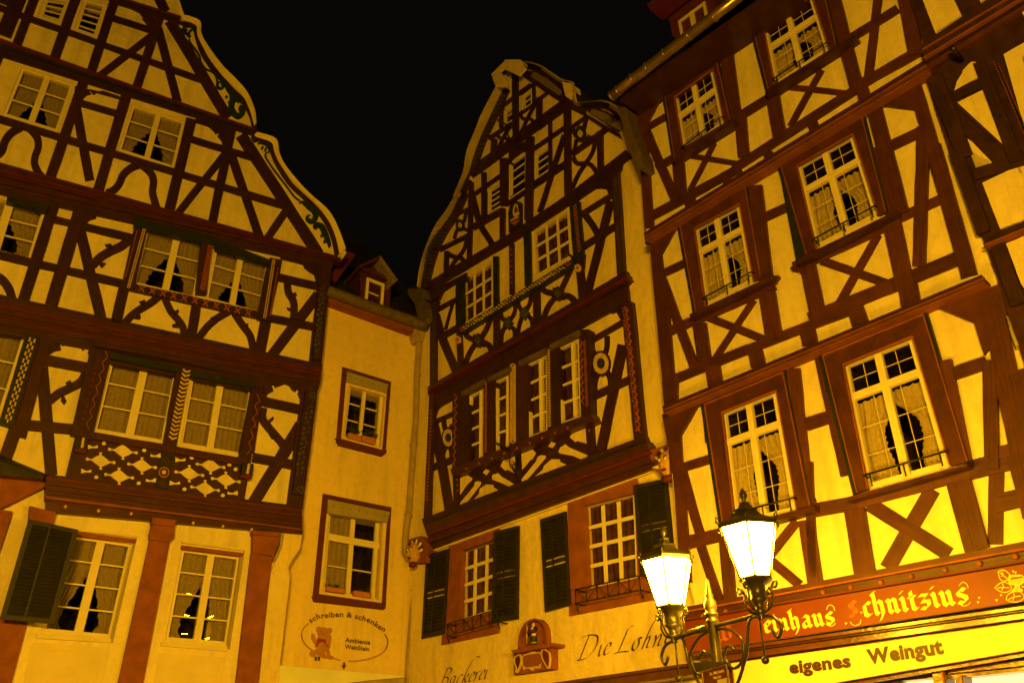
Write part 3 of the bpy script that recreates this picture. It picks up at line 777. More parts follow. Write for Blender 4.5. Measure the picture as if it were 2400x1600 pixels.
# dark slate hood of the bay just outside the picture
k = MB(); a = W.pts(PX('C-260,930 445,1225 435,1252 C-260,1180'), .05); b = W.pts(PX('C-260,1010 400,1232 C392,1262 C-260,1200'), .38)
k.add(a + b, [(0, 1, 5, 4), (1, 2, 6, 5), (2, 3, 7, 6), (3, 0, 4, 7), (4, 5, 6, 7)], 'slate'); k.build('hood_roof', W.root)
def shutter(W, quad, root, d=.05, tilt=0.0, n=22, label=None, midrail=True):
    q = PX(quad); TL, TR, BR_, BL = W.pts(q, d)
    o1 = W.n * .02
    def g(u, v): return TL.lerp(TR, u).lerp(BL.lerp(BR_, u), v)
    mb = MB(); fu = .10; fv = .045
    for (u0, v0, u1, v1) in [(0, 0, fu, 1), (1 - fu, 0, 1, 1), (fu, 0, 1 - fu, fv), (fu, 1 - fv, 1 - fu, 1)] + ([(fu, .485, 1 - fu, .525)] if midrail else []):
        mb.prism([g(u0, v0), g(u1, v0), g(u1, v1), g(u0, v1)], -W.n * .035, 'shutter')
    o = mb.build('shutter', root)
    mesh = None
    for i in range(n):
        v0 = fv + (1 - 2 * fv) * i / n; v1 = fv + (1 - 2 * fv) * (i + 1) / n
        if midrail and v0 < .515 and v1 > .495: continue
        mb = MB(); e = (v1 - v0) * .15
        f = [g(fu, v0) - o1 * 1.45, g(1 - fu, v0) - o1 * 1.45, g(1 - fu, v1 + e) - W.n * .004, g(fu, v1 + e) - W.n * .004]
        b = [p - W.n * .008 for p in f]
        mb.add(f + b, [(0, 1, 2, 3), (7, 6, 5, 4), (0, 4, 5, 1), (2, 6, 7, 3)], 'shutter')
        mb.build('slat', o)
    mb = MB(); mb.prism([g(.42, fv), g(.46, fv), g(.46, 1 - fv), g(.42, 1 - fv)], W.n * .008, 'shutter'); mb.build('tilt_rod', o)
    return o
shutter(W, 'D265,60 722,160 492,1022 -5,980', W.root, .42, n=24, midrail=False)
# wall, verge and roof of the left house
edge = PX('E795,462 820,500') 
sil = PX('A1640,-20 1690,135 1800,185 1830,300 1900,440 2020,600 2145,725 2255,850 2325,1010 2350,1130') + PX('E790,465 940,505 975,610 1030,735 1130,880 1270,1005 1400,1130 1480,1245 1540,1380 1580,1540 F700,190 F655,260')
az = [W.az(W.pt(q)) for q in sil]
rt = PX('F650,430 625,650 600,850 590,1150 575,1330 G540,180 500,500 440,940 415,1150 H255,182')
az2 = [W.az(W.pt(q)) for q in rt]
sgn = 1 if az[-1][0] > W.az(W.pt((0, 600)))[0] else -1
lo = W.az(W.pt(tp('H', 20, 1600)))
far = W.az(W.pt((-900, 300)))[0]
topz = W.az(W.pt(tp('A', 1640, -20)))[1]
poly = [(far, 0), (lo[0], 0), lo] + az2[::-1] + az[::-1] + [(az[0][0] - sgn * 1.2, topz + 2.4), (az[0][0] - sgn * 2.6, topz + 3.2), (far, topz + 3.2)]
W.base(poly)
def verge(W, outer, inner, d0, d1, m, name='verge_soffit', th=.06):
    mb = MB(); A = W.pts(crom(PX(inner), 4), d0); B = W.pts(crom(PX(outer), 4), d1)
    n = min(len(A), len(B)); A = A[:n]; B = B[:n]
    C_ = [p - W.n * th + Vector((0, 0, .05)) for p in B]; fs = []
    for i in range(n - 1): fs += [[i, i + 1, n + i + 1, n + i], [n + i, n + i + 1, 2 * n + i + 1, 2 * n + i]]
    mb.add(A + B + C_, fs, m); return mb.build(name, W.root)
verge(W, 'A1640,-20 1690,130 1730,145 1840,195 1850,310 1925,440 2045,600 2165,720 2275,850 2342,1010 2356,1130', 'A1605,-10 1660,155 1700,190 1800,235 1815,330 1885,470 2005,640 2130,775 2235,890 2300,1030 2335,1160', .055, .11, 'plaster')
verge(W, 'E800,430 820,435 970,490 1000,620 1060,740 1195,905 1300,1010 1435,1130 1505,1230 1565,1370 1610,1500', 'E770,450 790,475 925,525 955,620 1005,725 1120,875 1255,1010 1385,1140 1472,1275 1530,1420 1560,1545', .055, .11, 'plaster')
k = MB(); P0 = W.pts(sil, -.03); P1 = [p - W.n * 7 for p in P0]; n = len(P0)
k.add(P0 + P1, [[i, i + 1, n + i + 1, n + i] for i in range(n - 1)], 'slate'); k.build('roof', W.root)
k = MB(); k.prism(W.pts(PX('F800,95 835,120 800,175 770,130'), .25), -W.n * .3, 'plaster'); k.build('verge_foot', W.root)
k = MB(); k.prism(W.pts(PX('F830,110 918,138 740,392 700,380 690,300 770,240'), -.35), -W.n * .08, 'red'); k.build('barge_board', W.root)

# the part of the front just outside the picture: its frame goes on in the same rhythm
l0 = W.az(W.pt((-45, 700)))[0]; dirn = 1 if far > l0 else -1
zs = [W.az(W.pt(q))[1] for q in ((0, 1170), (0, 735), (0, 400), (0, 95))]
zs = [z + .12 for z in zs] + [zs[-1] + 2.6]
for i in range(4):
    z0, z1 = zs[i], zs[i + 1] - .25
    for j in range(4):
        a = l0 + dirn * (1.0 + j * .95)
        W.beam_az(a, z0, a, z1, .24)
        if j < 3:
            W.beam_az(a + dirn * .12, z0 + (z1 - z0) * .36, a + dirn * .83, z0 + (z1 - z0) * .36, .17)
            W.beam_az(a + dirn * .12, z0 + .02, a + dirn * .83, z0 + (z1 - z0) * (.92 if j % 2 else .34), .19)
# ================================================================== NARROW YELLOW HOUSE in the corner
W = WN
W.root = thing('plaster_house', 'narrow plain yellow plaster house with two red framed windows, squeezed into the corner', 'house', footprint(W, (850, 1500)))
for q, rows in (('F795,1172 1242,1310 G1190,640 G735,540', 3), ('G615,1003 1245,1130 H1190,885 H520,795', 0)):
    a = PX(q); k = MB(); TL, TR, B_R, B_L = a
    inn = PX('F835,1212 1212,1328 G1163,603 G782,500') if rows else PX('G662,1052 1212,1165 H1158,832 H578,748')
    for j in range(4):
        k.prism(W.pts([a[j], a[(j + 1) % 4], inn[(j + 1) % 4], inn[j]], .02), -W.n * .06, 'surround')
    k.build('window_surround', W.root)
    mid = PX('F862,1345 1185,1440 G1145,580 G805,490') if rows else PX('H672,-10 1170,85 1125,805 615,728')
    k = MB()
    for j in range(4):
        k.prism(W.pts([inn[j], inn[(j + 1) % 4], mid[(j + 1) % 4], mid[j]], -.03 - .002 * j), -W.n * .08, 'grey')
    k.build('window_reveal', W.root)
    # roller blind box with its row of drainage dots
    bx_ = PX('F838,1216 1217,1336 1200,1412 836,1312') if rows else PX('G662,1056 1232,1172 1206,1270 656,1184')
    k = MB(); k.prism(W.pts(bx_, .035), -W.n * .1, 'grey'); o = k.build('blind_box', W.root)
    k = MB(); 
    for i in range(7 if not rows else 6):
        t = (i + .7) / 7.2
        k.ball(W.pt(px_lerp(px_lerp(bx_[0], bx_[1], t), px_lerp(bx_[3], bx_[2], t), .42), .036), .012, 'red', 6, 5)
    k.build('screws', o, kind='stuff')
    if rows:
        w, Q = window(W, mid, [(.06, .02, .34, .97, 1, [0, .33, .66, 1]), (.50, .02, .82, .97, 1, [0, .33, .66, 1])], .03, -.10, curtain=None, mullion=[(.42, .075, .02, .98)], depth=.05)
        W.strip([px_lerp(mid[1], mid[0], .09), px_lerp(mid[2], mid[3], .09)], 7, -.09, 'white', .05, n=3).build('stile', w)
    else:
        w, Q = window(W, mid, [(.06, .05, .38, .265, 1, 1), (.50, .05, .84, .265, 1, 1), (.06, .38, .38, .97, 1, 2), (.50, .38, .84, .97, 1, 2)], .035, -.10, curtain='one',
                      mullion=[(.44, .085, .02, .28), (.44, .085, .37, .98)], transom=[(.325, .12, .02, .95)], depth=.05)
        W.strip([px_lerp(mid[1], mid[0], .10), px_lerp(mid[2], mid[3], .10)], 9, -.09, 'white', .05, n=3).build('stile', w)
k = MB(); k.prism(W.pts(PX('G725,498 752,512 757,560 1162,662 1198,628 1200,600 1150,612 770,505'), .05), -W.n * .08, 'surround'); k.build('sill', W.root)
k = MB(); k.prism(W.pts(PX('H518,770 545,760 1160,850 1195,835 1188,870 1172,893 535,820'), .05), -W.n * .08, 'surround'); k.build('sill', W.root)
# flower boxes on the two sills
def flowerbox(q, leafc, r, label, n=90):
    a = PX(q); P = W.pts(a, -.03); c = sum(P, Vector()) / 4
    o = thing('flower_box', label, 'flower box', P[3], 'flower boxes on the yellow house')
    k = MB(); k.prism(P, -W.n * .10, 'terracotta')
    rim = [P[0] + Vector((0, 0, .02)), P[1] + Vector((0, 0, .02)), P[1].lerp(P[2], .14), P[0].lerp(P[3], .14)]
    k.prism([p + W.n * .008 for p in rim], -W.n * .115, 'terracotta'); k.build('trough', o)
    k = MB(); cc = W.pt(tp(leafc[0], leafc[1], leafc[2]), -.05)
    for i in range(n):
        dv = Vector((random.gauss(0, 1), random.gauss(0, 1), random.gauss(0, 1))).normalized() * random.random() ** .5
        p = cc + W.d * dv.x * r[0] + Vector((0, 0, 1)) * dv.z * r[1] + W.n * dv.y * .05
        s = random.uniform(.018, .034); a1 = Vector((random.uniform(-1, 1), random.uniform(-1, 1), random.uniform(-1, 1))).normalized(); a2 = a1.cross(Vector((.3, .5, .8))).normalized()
        k.add([p - a1 * s, p + a2 * s * .5, p + a1 * s, p - a2 * s * .5], [(0, 1, 2, 3)], 'foliage')
    k.build('plant', o)
flowerbox('G850,455 968,482 965,525 848,497', ('G', 900, 420), (.15, .10), 'terracotta box with bushy plant on upper yellow-house sill, beside the mullion')
flowerbox('G978,480 1098,508 1094,552 974,525', ('G', 1045, 455), (.17, .10), 'terracotta box with bushy plant on upper yellow-house sill, towards the drainpipe')
flowerbox('H650,690 822,718 818,745 645,722', ('H', 720, 675), (.18, .03), 'terracotta box with withered plant on lower yellow-house sill, under the net curtain', 26)
flowerbox('H900,727 1062,752 1058,790 895,765', ('H', 960, 720), (.18, .035), 'terracotta box with drooping plant on lower yellow-house sill, under the dark panes', 32)
# eaves: wooden cornice, red fillet, half-round gutter, rain hopper and downpipe
W.moulding('F648,515 1450,790 1445,865 650,565', [(0, .25, .20, 'red'), (.25, .75, .26, 'stone'), (.75, 1, .10, 'red')], 'cornice')
def tubepx(W, line, r, m, name, d=.1, seg=10, parent=None, smooth=5):
    P = W.pts(crom(PX(line), smooth), d); mb = MB(); mb.tube(P, r, m, seg); return mb.build(name, parent or W.root)
gut = tubepx(W, 'F655,475 1110,640 1570,800', .115, 'boxgrey', 'gutter', .36, 12)
k = MB(); a = W.pts(PX('F1440,765 1572,795 1555,900 1530,945 1470,945 1448,890'), .2); k.prism(a, -W.n * .22, 'pipe'); k.build('rain_hopper', W.root)
tubepx(W, 'F1497,930 1490,1100 1478,1300 G1470,300 1455,480 1432,800 1402,1180 H1385,100 1368,330 1385,400 1440,460 1465,520 1462,640 1440,900 1410,1300 1395,1600', .062, 'pipe', 'downpipe', .12, 10, smooth=3)
k = MB()
for q in ('F1484,1250', 'G1447,560', 'G1400,1200', 'H1458,720'):
    P = W.pt(PX(q)[0], .12); k.lathe(P + Vector((0, 0, -.03)), [(.07, 0), (.078, .01), (.078, .05), (.07, .06)], 'pipe', 10)
k.build('pipe_collars', W.root)
# slate roof with its red dormer
P0 = W.pts(PX('F560,440 1640,820'), .34); e = Vector((0, 0, 1))
k = MB(); up = (-W.n * 5.0 + e * 5.6); k.add([P0[0], P0[1], P0[1] + up, P0[0] + up], [(0, 1, 2, 3)], 'slate'); rf = k.build('roof', W.root)
k = MB(); dn = up.normalized(); side = (P0[1] - P0[0]).normalized(); nrm = side.cross(dn); nrm = nrm if nrm.dot(W.n) > 0 else -nrm
for r in range(24):
    for c in range(22):
        b = P0[0] + dn * (.05 + r * .24) + side * ((c + (r % 2) * .5) * (P0[1] - P0[0]).length / 21.5) + nrm * .012
        wv = side * .11; k.add([b - wv, b + wv, b + wv * .9 + dn * .27, b - wv * .9 + dn * .27], [(0, 1, 2, 3)], 'slate')
o = k.build('roof_slates', W.root); o['kind'] = 'stuff'
D0 = .20
k = MB(); f = W.pts(PX('F960,570 955,250 1140,165 1290,385 1245,400 1228,655'), D0); k.prism(f, -W.n * 1.6, 'dormerred'); dm = k.build('dormer', W.root)
for l, m in (('F1140,150 1300,370 1262,372 1128,185', 'olive'), ('F1140,150 940,245 960,258 1140,188', 'dormerred'), ('F1262,340 1305,375 1262,410 1240,385', 'olive')):
    k = MB(); k.prism(W.pts(PX(l), D0 + .28), -W.n * 1.2, m); k.build('dormer_verge', dm)
k = MB(); k.prism(W.pts(PX('F1140,175 1240,350 1040,230'), D0 + .02), -W.n * .05, 'slate'); k.build('dormer_gable', dm)
W.moulding('F965,245 1265,365 1250,392 958,268', [(0, 1, D0 + .12, 'dormerred')], 'dormer_fillet', dm)
w, Q = window(W, 'F1020,350 1182,412 1166,640 1000,570', [(.18, .14, .74, .96, 1, 2)], .06, D0 + .04, hole=False, curtain=None)
w.parent = dm
a = [W.az(W.pt(q)) for q in PX('F560,470 1560,850')]
far = W.az(W.pt((560, 1000)))[0]; cr = W.az(W.pt((972, 1100)))[0]
W.base([(far, 0), (cr, 0), (cr, a[1][1]), (far, a[0][1])], m='plastern')
# canopy board over the shop door at its foot
k = MB(); k.prism(W.pts(PX('H200,1405 1372,1502 1366,1512 1050,1540 640,1590 600,1660 150,1660'), .30), -W.n * .30, 'canopy')
k.prism(W.pts(PX('H1050,1541 1366,1513 1368,1660 620,1660 641,1591'), .22), -W.n * .2, 'pipe')
o = k.build('shop_canopy', None, origin=footprint(W, (800, 1590)) + Vector((0, 0, 3.4))); tag(o, 'pale sloping canopy board low on the yellow house, beneath the teddy sign', 'canopy')

# ================================================================== MIDDLE GABLED HOUSE
W = WC
W.root = thing('timber_house', 'ornate half-timbered house with scroll-shouldered gable and green shuttered ground floor, in the middle', 'house', footprint(W, (1250, 1500)))
BC = [(0, .22, .10, 'moulding'), (.22, .45, .16, 'moulding'), (.45, .55, .19, 'red'), (.55, .8, .13, 'moulding'), (.8, 1, .08, 'timber')]
W.moulding('J205,1788 2025,722 2040,842 205,1856', BC, 'string_course')
W.moulding('K215,485 2042,-525 2050,-372 222,645', [(0, .3, .05, 'timber'), (.3, 1, .062, 'timber')], 'lintel_beam')
W.moulding('K150,1628 K2200,862 K2297,1158 M240,335', [(0, .16, .10, 'timber'), (.16, .22, .16, 'green'), (.22, .48, .19, 'moulding'), (.48, .56, .22, 'red'), (.56, .80, .17, 'moulding'), (.80, 1, .12, 'moulding')], 'jetty_beam')
W.moulding('M240,335 K2297,1158 K2300,1185 M245,362', [(0, 1, .06, 'plasterc')], 'jetty_fillet')
W.run('''
b I1005,280 1012,900 54
b I590,1205 1200,760 96
b I1195,765 1470,565 100
b I880,592 1150,385 32
b I1050,470 1200,370 30
b I878,540 880,780 44
b I1176,395 1180,590 24
b I1228,500 1222,740 46
b I760,882 995,730 34
b I1035,665 1300,462 30
c I965,760 900,870 845,990 w=8
c I838,825 862,872 940,885 985,935 w=8
c I1180,585 1130,680 1055,840 w=8
c I1055,665 1085,702 1150,702 1195,760 w=8
b I812,880 800,1060 46
b J160,900 1080,355 88
b J1075,358 1565,20 92
b J1560,22 2050,-352 88
p I1105,235 1050,290 1500,600 1530,545 1450,500 n=gable_strut d=0.045
c I1105,215 1250,255 1390,345 1442,420 1470,510 w=13 n=verge_board
p I1470,500 1545,445 1570,560 1650,600 1650,670 1490,580 n=verge_board d=0.05
c I1560,560 1640,600 1740,590 1830,590 1920,640 1990,720 w=11 n=verge_board
p I1490,540 1640,640 1960,830 1980,880 1800,775 1640,670 1490,590 n=gable_strut d=0.047
b I902,1060 905,1500 74
b I1142,860 1128,1620 74
b J890,150 888,450 46
b J1127,0 1125,270 50
b I716,1190 722,1600 44
b J724,0 724,240 58
b I602,1280 J580,650 40
b I1325,720 1328,1180 28
b I1482,560 1490,1400 62
b I1782,815 1790,1190 54
b I1140,1000 1480,768 36
b I610,1405 890,1208 36
b I940,1465 1490,1100 56
b J615,325 900,165 60
b J450,210 600,145 34
b I1505,790 1670,672 30
b I1525,1025 1840,795 50
b I1460,850 1232,1560 50
c J615,40 680,280 760,420 815,510 w=14
c I1660,690 1640,780 1625,800 w=9
c I1690,850 1670,890 1640,860 w=9
c I1535,770 1550,830 1570,860 w=9
c I1570,890 1558,960 1530,1030 w=9
c I1745,890 1722,1000 1660,1105 1590,1210 1530,1345 w=10
c I1540,1050 1580,1110 1690,1115 1760,1195 w=11
c J455,215 478,270 500,290 w=8
c J560,170 540,260 520,290 w=8
c J500,320 465,370 450,430 w=8
c J520,320 545,340 570,350 w=8
b J310,530 585,395 44
c J565,430 530,540 430,670 388,770 w=9
c J395,570 450,595 520,612 555,690 w=11
b J374,540 370,770 38
b J965,150 970,330 24 m=timber
''')
# arched and plain loft windows
sm1 = [(.22, .06, .97, .97, 1, 2)]
window(W, 'I900,632 998,572 998,702 903,768', [(.30, .06, .95, .80, 1, 2)], .03, .035, glass='oldglass', bw=.018)
window(W, 'I1068,492 1160,418 1160,560 1073,622', [(.30, .15, .95, .92, 1, 2)], .03, .035, glass='oldglass', bw=.018)
window(W, 'I955,1105 1108,990 1108,1335 950,1445', [(.20, .06, .97, .95, 1, 4)], .03, .035, glass='oldglass', bw=.018)
window(W, 'I757,1352 878,1275 878,1500 755,1578', [(.22, .1, .97, .97, 1, 4)], .03, .035, glass='oldglass', bw=.018)
window(W, 'I1185,1030 1322,935 1322,1165 1185,1262', [(.20, .1, .95, .95, 1, 3)], .03, .035, glass='oldglass', bw=.018)
W.run('''
p I950,1010 955,985 1112,900 1112,1000 1075,1010 1020,1045 980,1085 962,1112 945,1120 n=arch_head d=0.05
''')
# fan-shaped scroll fields on the right shoulder, their ribs and on the left the rope-carved verge
def fan(line, ribs, name='fan_field'):
    o = W.poly(line + ' n=' + name)
    for (x0, y0, x1, y1) in ribs:
        W.strip([tp('I', x0, y0), tp('I', (x0 + x1) / 2 + 10, (y0 + y1) / 2 - 4), tp('I', x1, y1)], 9, .075, 'olive', .03, lambda t: .6 + .5 * math.sin(math.pi * t)).build('fan_rib', o)
fan('I1120,262 1230,258 1345,320 1425,415 1445,500 1390,470 d=0.055 m=timber', [(1195 + i * 27 - 12, 270 + i * 15 + (i > 4) * (i - 4) * 9, 1160 + i * 30, 325 + i * 20 - 8) for i in range(9)])
fan('I1670,630 1755,600 1850,630 1950,690 2005,745 1945,815 1880,770 d=0.055 m=timber', [(1735 + i * 31, 612 + i * 11 + (i > 3) * (i - 3) * 6, 1700 + i * 32, 655 + i * 18) for i in range(9)])
o = W.strip(PX('I925,420 890,500 800,690 700,910 625,1130 600,1200'), 13, .055, 'timber', .1).build('verge_board', W.root)
for a, b in (('I900,470', '800,690'), ('I795,700', '705,900'), ('I700,915', '620,1150')): carve(W, o, a + ' ' + b + ' w=13 s=11', 'twist', 'leafdim', .068)
o = W.strip(PX('I570,1250 500,1400 J530,20 450,200 350,350 262,530 205,720 172,890'), 17, .055, 'timber', .1).build('verge_board', W.root)
for a, b in (('J440,215', '352,345'), ('J345,360', '265,520'), ('J260,535', '215,690'), ('J212,700', '178,860')): carve(W, o, a + ' ' + b + ' w=13 s=9', 'twist', 'leafdim', .068)
verge(W, 'I840,385 826,410 700,650 640,800 560,1000 530,1180 440,1400 J450,30 370,170 270,310 180,520 130,700 105,870', 'I905,400 900,440 800,640 712,830 630,1050 590,1190 505,1390 J520,10 432,190 335,330 240,480 192,660 152,885', .03, .34, 'plasterc', th=.03)
cap = MB(); f = W.pts(PX('I790,290 910,170 1055,160 1105,235 1040,305 900,240 870,265 930,350 925,412 830,408'), .30); cap.prism(f, -W.n * .05, 'plasterc')
co = cap.build('gable_cap', W.root)
k = MB(); k.prism(W.pts(PX('I905,165 920,158 1058,158 1060,182 930,182'), .32), -W.n * .2, 'plasterc'); k.build('cap_top', co)
verge(W, 'I1055,172 1150,185 1245,222 1340,285 1425,338 1515,362 1540,395', 'I1085,195 1150,215 1235,245 1330,308 1410,362 1440,372 1445,378', .03, .25, 'plasterc', 'verge_soffit')
k = MB(); k.prism(W.pts(PX('I1440,358 1535,382 1542,432 1470,492'), .22), -W.n * .22, 'plasterc'); k.build('verge_block', W.root)
verge(W, 'I1545,450 1555,520 1580,552 1700,540 1790,533 1870,555 1960,615 2010,680', 'I1530,470 1545,560 1600,590 1700,570 1790,562 1860,585 1940,640 1985,700', .03, .25, 'plasterc', 'verge_soffit')
ring(W, W.root, tp('I', 1605, 835), 13, 19, [(1, 'timber', .062), (.78, 'leaf', .070), (.45, 'yellow', .078)], 'medallion', 14)
ring(W, W.root, tp('J', 500, 303), 10, 14, [(1, 'timber', .062), (.78, 'leaf', .070), (.45, 'yellow', .078)], 'medallion', 14)
# carved crest under the arched window: shield with a bell-shaped charge
k = MB(); k.prism(W.pts(PX('J945,190 958,130 985,92 1020,82 1062,95 1062,300 950,365'), .06), -W.n * .1, 'timber'); cr_ = k.build('crest', W.root)
for l, m, d in (('J955,200 968,140 990,105 1020,95 1052,105 1052,215 1000,250 958,265', 'leaf', .07), ('J985,200 990,140 1010,105 1030,120 1040,180 1048,200 1000,235', 'yellow', .078), ('J1003,190 1005,150 1015,125 1027,150 1030,180', 'red', .085), ('J955,285 1055,240 1052,290 960,345', 'leaf', .072), ('J958,280 1050,250 1005,305', 'orange', .08)):
    k = MB(); k.prism(W.pts(PX(l), d), -W.n * .02, m); k.build('crest_field', cr_)
carve(W, cr_, 'J965,262 1045,222 w=4 s=4.2', 'dots', 'yellow', .088)
W.moulding('J60,870 190,800 200,870 60,935', [(0, 1, .12, 'timber')], 'beam_head')
# second storey
for l in ('J490,790 492,1250 58', 'J826,590 830,1130 46', 'J1112,330 1124,860 58', 'J1552,90 1592,620 96'): W.beam(l + ' d=0.05 n=window_post m=green')
W.run('''
b J252,985 K245,425 44 d=0.09 n=carved_post
b J285,1082 480,978 40
b J300,1345 495,1232 54
c J272,1120 345,1360 K470,285 w=19
b J442,1000 368,1265 30
b J490,1220 K505,275 48
b J832,1110 832,1450 56
b J1200,860 1206,1220 62
b J1588,560 1625,980 66
b J972,470 976,940 42
c J545,1255 568,1325 640,1362 w=13
c J790,1135 745,1255 695,1340 w=12
c J640,1395 585,1485 530,1625 w=12
c J692,1382 760,1402 800,1470 w=14
c J870,1085 890,1160 940,1200 w=9
c J1010,1000 1000,1110 945,1195 w=9
c J930,1215 888,1290 878,1420 w=9
c J955,1230 1000,1265 1005,1345 w=10
c J1025,985 1050,1062 1090,1105 w=9
c J1158,910 1142,1020 1105,1090 w=9
c J1078,1130 1048,1205 1028,1310 w=9
c J1110,1130 1155,1165 1170,1245 w=10
c J1228,850 1285,912 1370,932 w=14
c J1530,680 1480,790 1430,895 w=12
c J1372,968 1308,1055 1255,1190 w=12
c J1430,958 1505,958 1575,1025 w=15
b J1575,228 1910,18 44
b J1595,525 1930,312 60
b J1885,80 1665,965 78
c J1635,190 1712,292 1768,390 w=16
b I1918,1190 J1975,750 62 d=0.09 n=carved_post
p J200,925 560,740 560,800 460,842 400,880 352,912 325,960 318,985 300,990 312,1000 300,1055 290,1130 235,1020 n=bracket
p I1500,1420 2010,1010 1985,1160 1900,1330 1865,1388 1850,1345 1800,1338 1740,1340 1590,1442 1560,1470 n=bracket
p J1500,560 1545,590 1650,570 1640,700 1560,720 1540,640 n=bracket
''')
for c, n_ in (((665, 1360), 1), ((1397, 930), 1)):
    k = MB(); ps = []
    for j in range(16):
        a = j * math.pi / 8 + .78; r = 17 if j % 4 == 0 else (12 if j % 2 else 14); ps.append((tp('J', *c)[0] + math.cos(a) * r * .95, tp('J', *c)[1] + math.sin(a) * r * 1.2))
    k.prism(W.pts(ps, .065), -W.n * .1, 'timber'); q = k.build('carved_boss', W.root)
    ring(W, q, tp('J', *c), 9, 11, [(1, 'leafdim', .073)], 'boss_face', 4)
for c in ((940, 1200), (1090, 1110)):
    q = ring(W, W.root, tp('J', *c), 13, 17, [(1, 'timber', .064), (.8, 'leafdim', .072)], 'rosette', 18, -.35)
for c, n_ in (((1580, 695), 1), ((478, 1355), 1)):
    ring(W, W.root, tp('J', *c), 7, 9, [(1, 'yellow', .085), (.45, 'orange', .092)], 'rosette', 12)
gs = W.beam('J500,1270 1545,635 50 d=0.13 n=carved_sill m=green')
carve(W, gs, 'J530,1250 1480,672 w=10 s=7.5', 'leaves', 'yellow', .142); 
for c in ((520, 1255), (1492, 655)): ring(W, gs, tp('J', *c), 8, 7, [(1, 'orange', .145), (.6, 'red', .15)], 'rosette', 3)
for l, k_, m, d in (('J262,1010 K255,400 w=8 s=8', 'twist', 'leafdim', .10), ('I1922,1240 J1975,740 w=10 s=6', 'leaves', 'leafdim', .10), ('J1552,110 1598,560 w=8 s=7', 'twist', 'orange', .062), ('J972,500 975,900 w=5 s=13', 'star', 'orange', .05)):
    carve(W, W.root, l, k_, m, d)
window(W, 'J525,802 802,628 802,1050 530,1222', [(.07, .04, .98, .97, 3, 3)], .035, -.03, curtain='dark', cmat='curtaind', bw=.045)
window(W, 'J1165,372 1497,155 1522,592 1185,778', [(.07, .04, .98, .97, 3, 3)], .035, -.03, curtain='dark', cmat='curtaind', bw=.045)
W.holes.append([W.az(W.pt(q)) for q in PX('K520,430 1640,-100 1665,690 520,1165')])
# first storey: the oriel with four slim casements between carved posts
def ori(line, *cv):
    o = W.beam(line + ' n=oriel_post')
    for (l, kind, m, d) in cv: carve(W, o, l, kind, m, d)
ori('K505,455 505,1185 150 d=0.15 m=timber', ('K462,480 445,1160 w=6 s=9', 'zig', 'orange', .162))
ori('K772,330 768,1075 106 d=0.15 m=timber', ('K738,360 735,1040 w=5 s=6', 'dots', 'orange', .162))
ori('K1035,190 1042,970 172 d=0.15 m=timber', ('K985,215 985,925 w=13 s=6', 'chain', 'yellow', .162))
ori('K1352,40 1365,815 118 d=0.15 m=timber', ('K1310,65 1320,785 w=7 s=6.5', 'chevron', 'yellow', .162))
ori('K1640,-110 1660,715 92 d=0.15 m=timber', ('K1610,-20 1630,600 w=6 s=9', 'zig', 'orange', .162), ('K1642,-10 1668,615 w=6 s=5', 'twist', 'orange', .162))
W.beam('K425,1205 1710,690 72 d=0.21 n=oriel_sill m=moulding')
carve(W, W.root, 'K500,1190 1640,730 w=7 s=32', 'star', 'orange', .222)
for l in ('K512,462 722,345 725,385 518,500', 'K755,330 962,228 966,268 758,368', 'K1040,180 1295,55 1298,98 1045,225', 'K1322,30 1590,-105 1592,-62 1325,75'):
    k = MB(); k.prism(W.pts(PX(l), .20), -W.n * .15, 'boxgrey'); k.build('blind_box', W.root)
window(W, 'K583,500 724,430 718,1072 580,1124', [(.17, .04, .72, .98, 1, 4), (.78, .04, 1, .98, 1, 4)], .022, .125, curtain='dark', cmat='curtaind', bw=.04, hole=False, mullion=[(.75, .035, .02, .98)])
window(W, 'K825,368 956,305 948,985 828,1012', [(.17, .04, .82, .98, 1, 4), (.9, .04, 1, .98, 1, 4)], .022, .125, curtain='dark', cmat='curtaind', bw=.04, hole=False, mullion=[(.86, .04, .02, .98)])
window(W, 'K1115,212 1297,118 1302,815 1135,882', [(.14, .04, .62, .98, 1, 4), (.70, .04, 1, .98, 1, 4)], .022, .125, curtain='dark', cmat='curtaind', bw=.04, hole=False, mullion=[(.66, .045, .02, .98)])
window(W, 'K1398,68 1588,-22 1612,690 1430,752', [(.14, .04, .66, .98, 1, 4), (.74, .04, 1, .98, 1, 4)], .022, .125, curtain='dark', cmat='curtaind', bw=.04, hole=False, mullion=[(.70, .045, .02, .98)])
W.run('''
b K240,470 188,1640 44 d=0.09 n=carved_post
b K250,745 455,655 42
c K252,730 325,1080 412,1600 w=22
b K235,1160 440,1080 60
b K475,1225 475,1530 40 d=0.06 n=carved_post
b K1038,1010 1040,1320 54
p Y40,585 1262,75 1285,400 50,880 n=parapet_board d=0.042
b K1685,700 1712,1060 58 d=0.06 n=carved_post
b K1995,30 1790,1030 92
b K1690,520 2070,345 70
b J1680,1380 2000,1195 56
c J1695,1370 1710,1440 1755,1500 w=12
c J1852,1320 1850,1430 1825,1500 w=12
c K1765,300 1742,370 1738,460 w=12
c K1845,270 1880,330 1890,400 w=14
c K352,690 355,770 375,820 w=11
c K430,760 415,800 410,820 w=9
c K375,960 350,1010 335,1090 w=10
c K405,960 420,1010 425,1090 w=10
b J2030,1010 K2148,885 100 d=0.09 n=carved_post
p K220,560 460,430 450,505 345,558 330,590 300,612 285,640 270,700 215,640 n=bracket
p J1640,1220 2040,1000 2000,1180 1975,1168 1945,1110 1925,1098 1942,1080 1900,1112 1850,1105 1720,1170 1665,1215 n=bracket
p K1500,760 1610,720 1560,800 1510,880 1440,950 n=bracket
''')
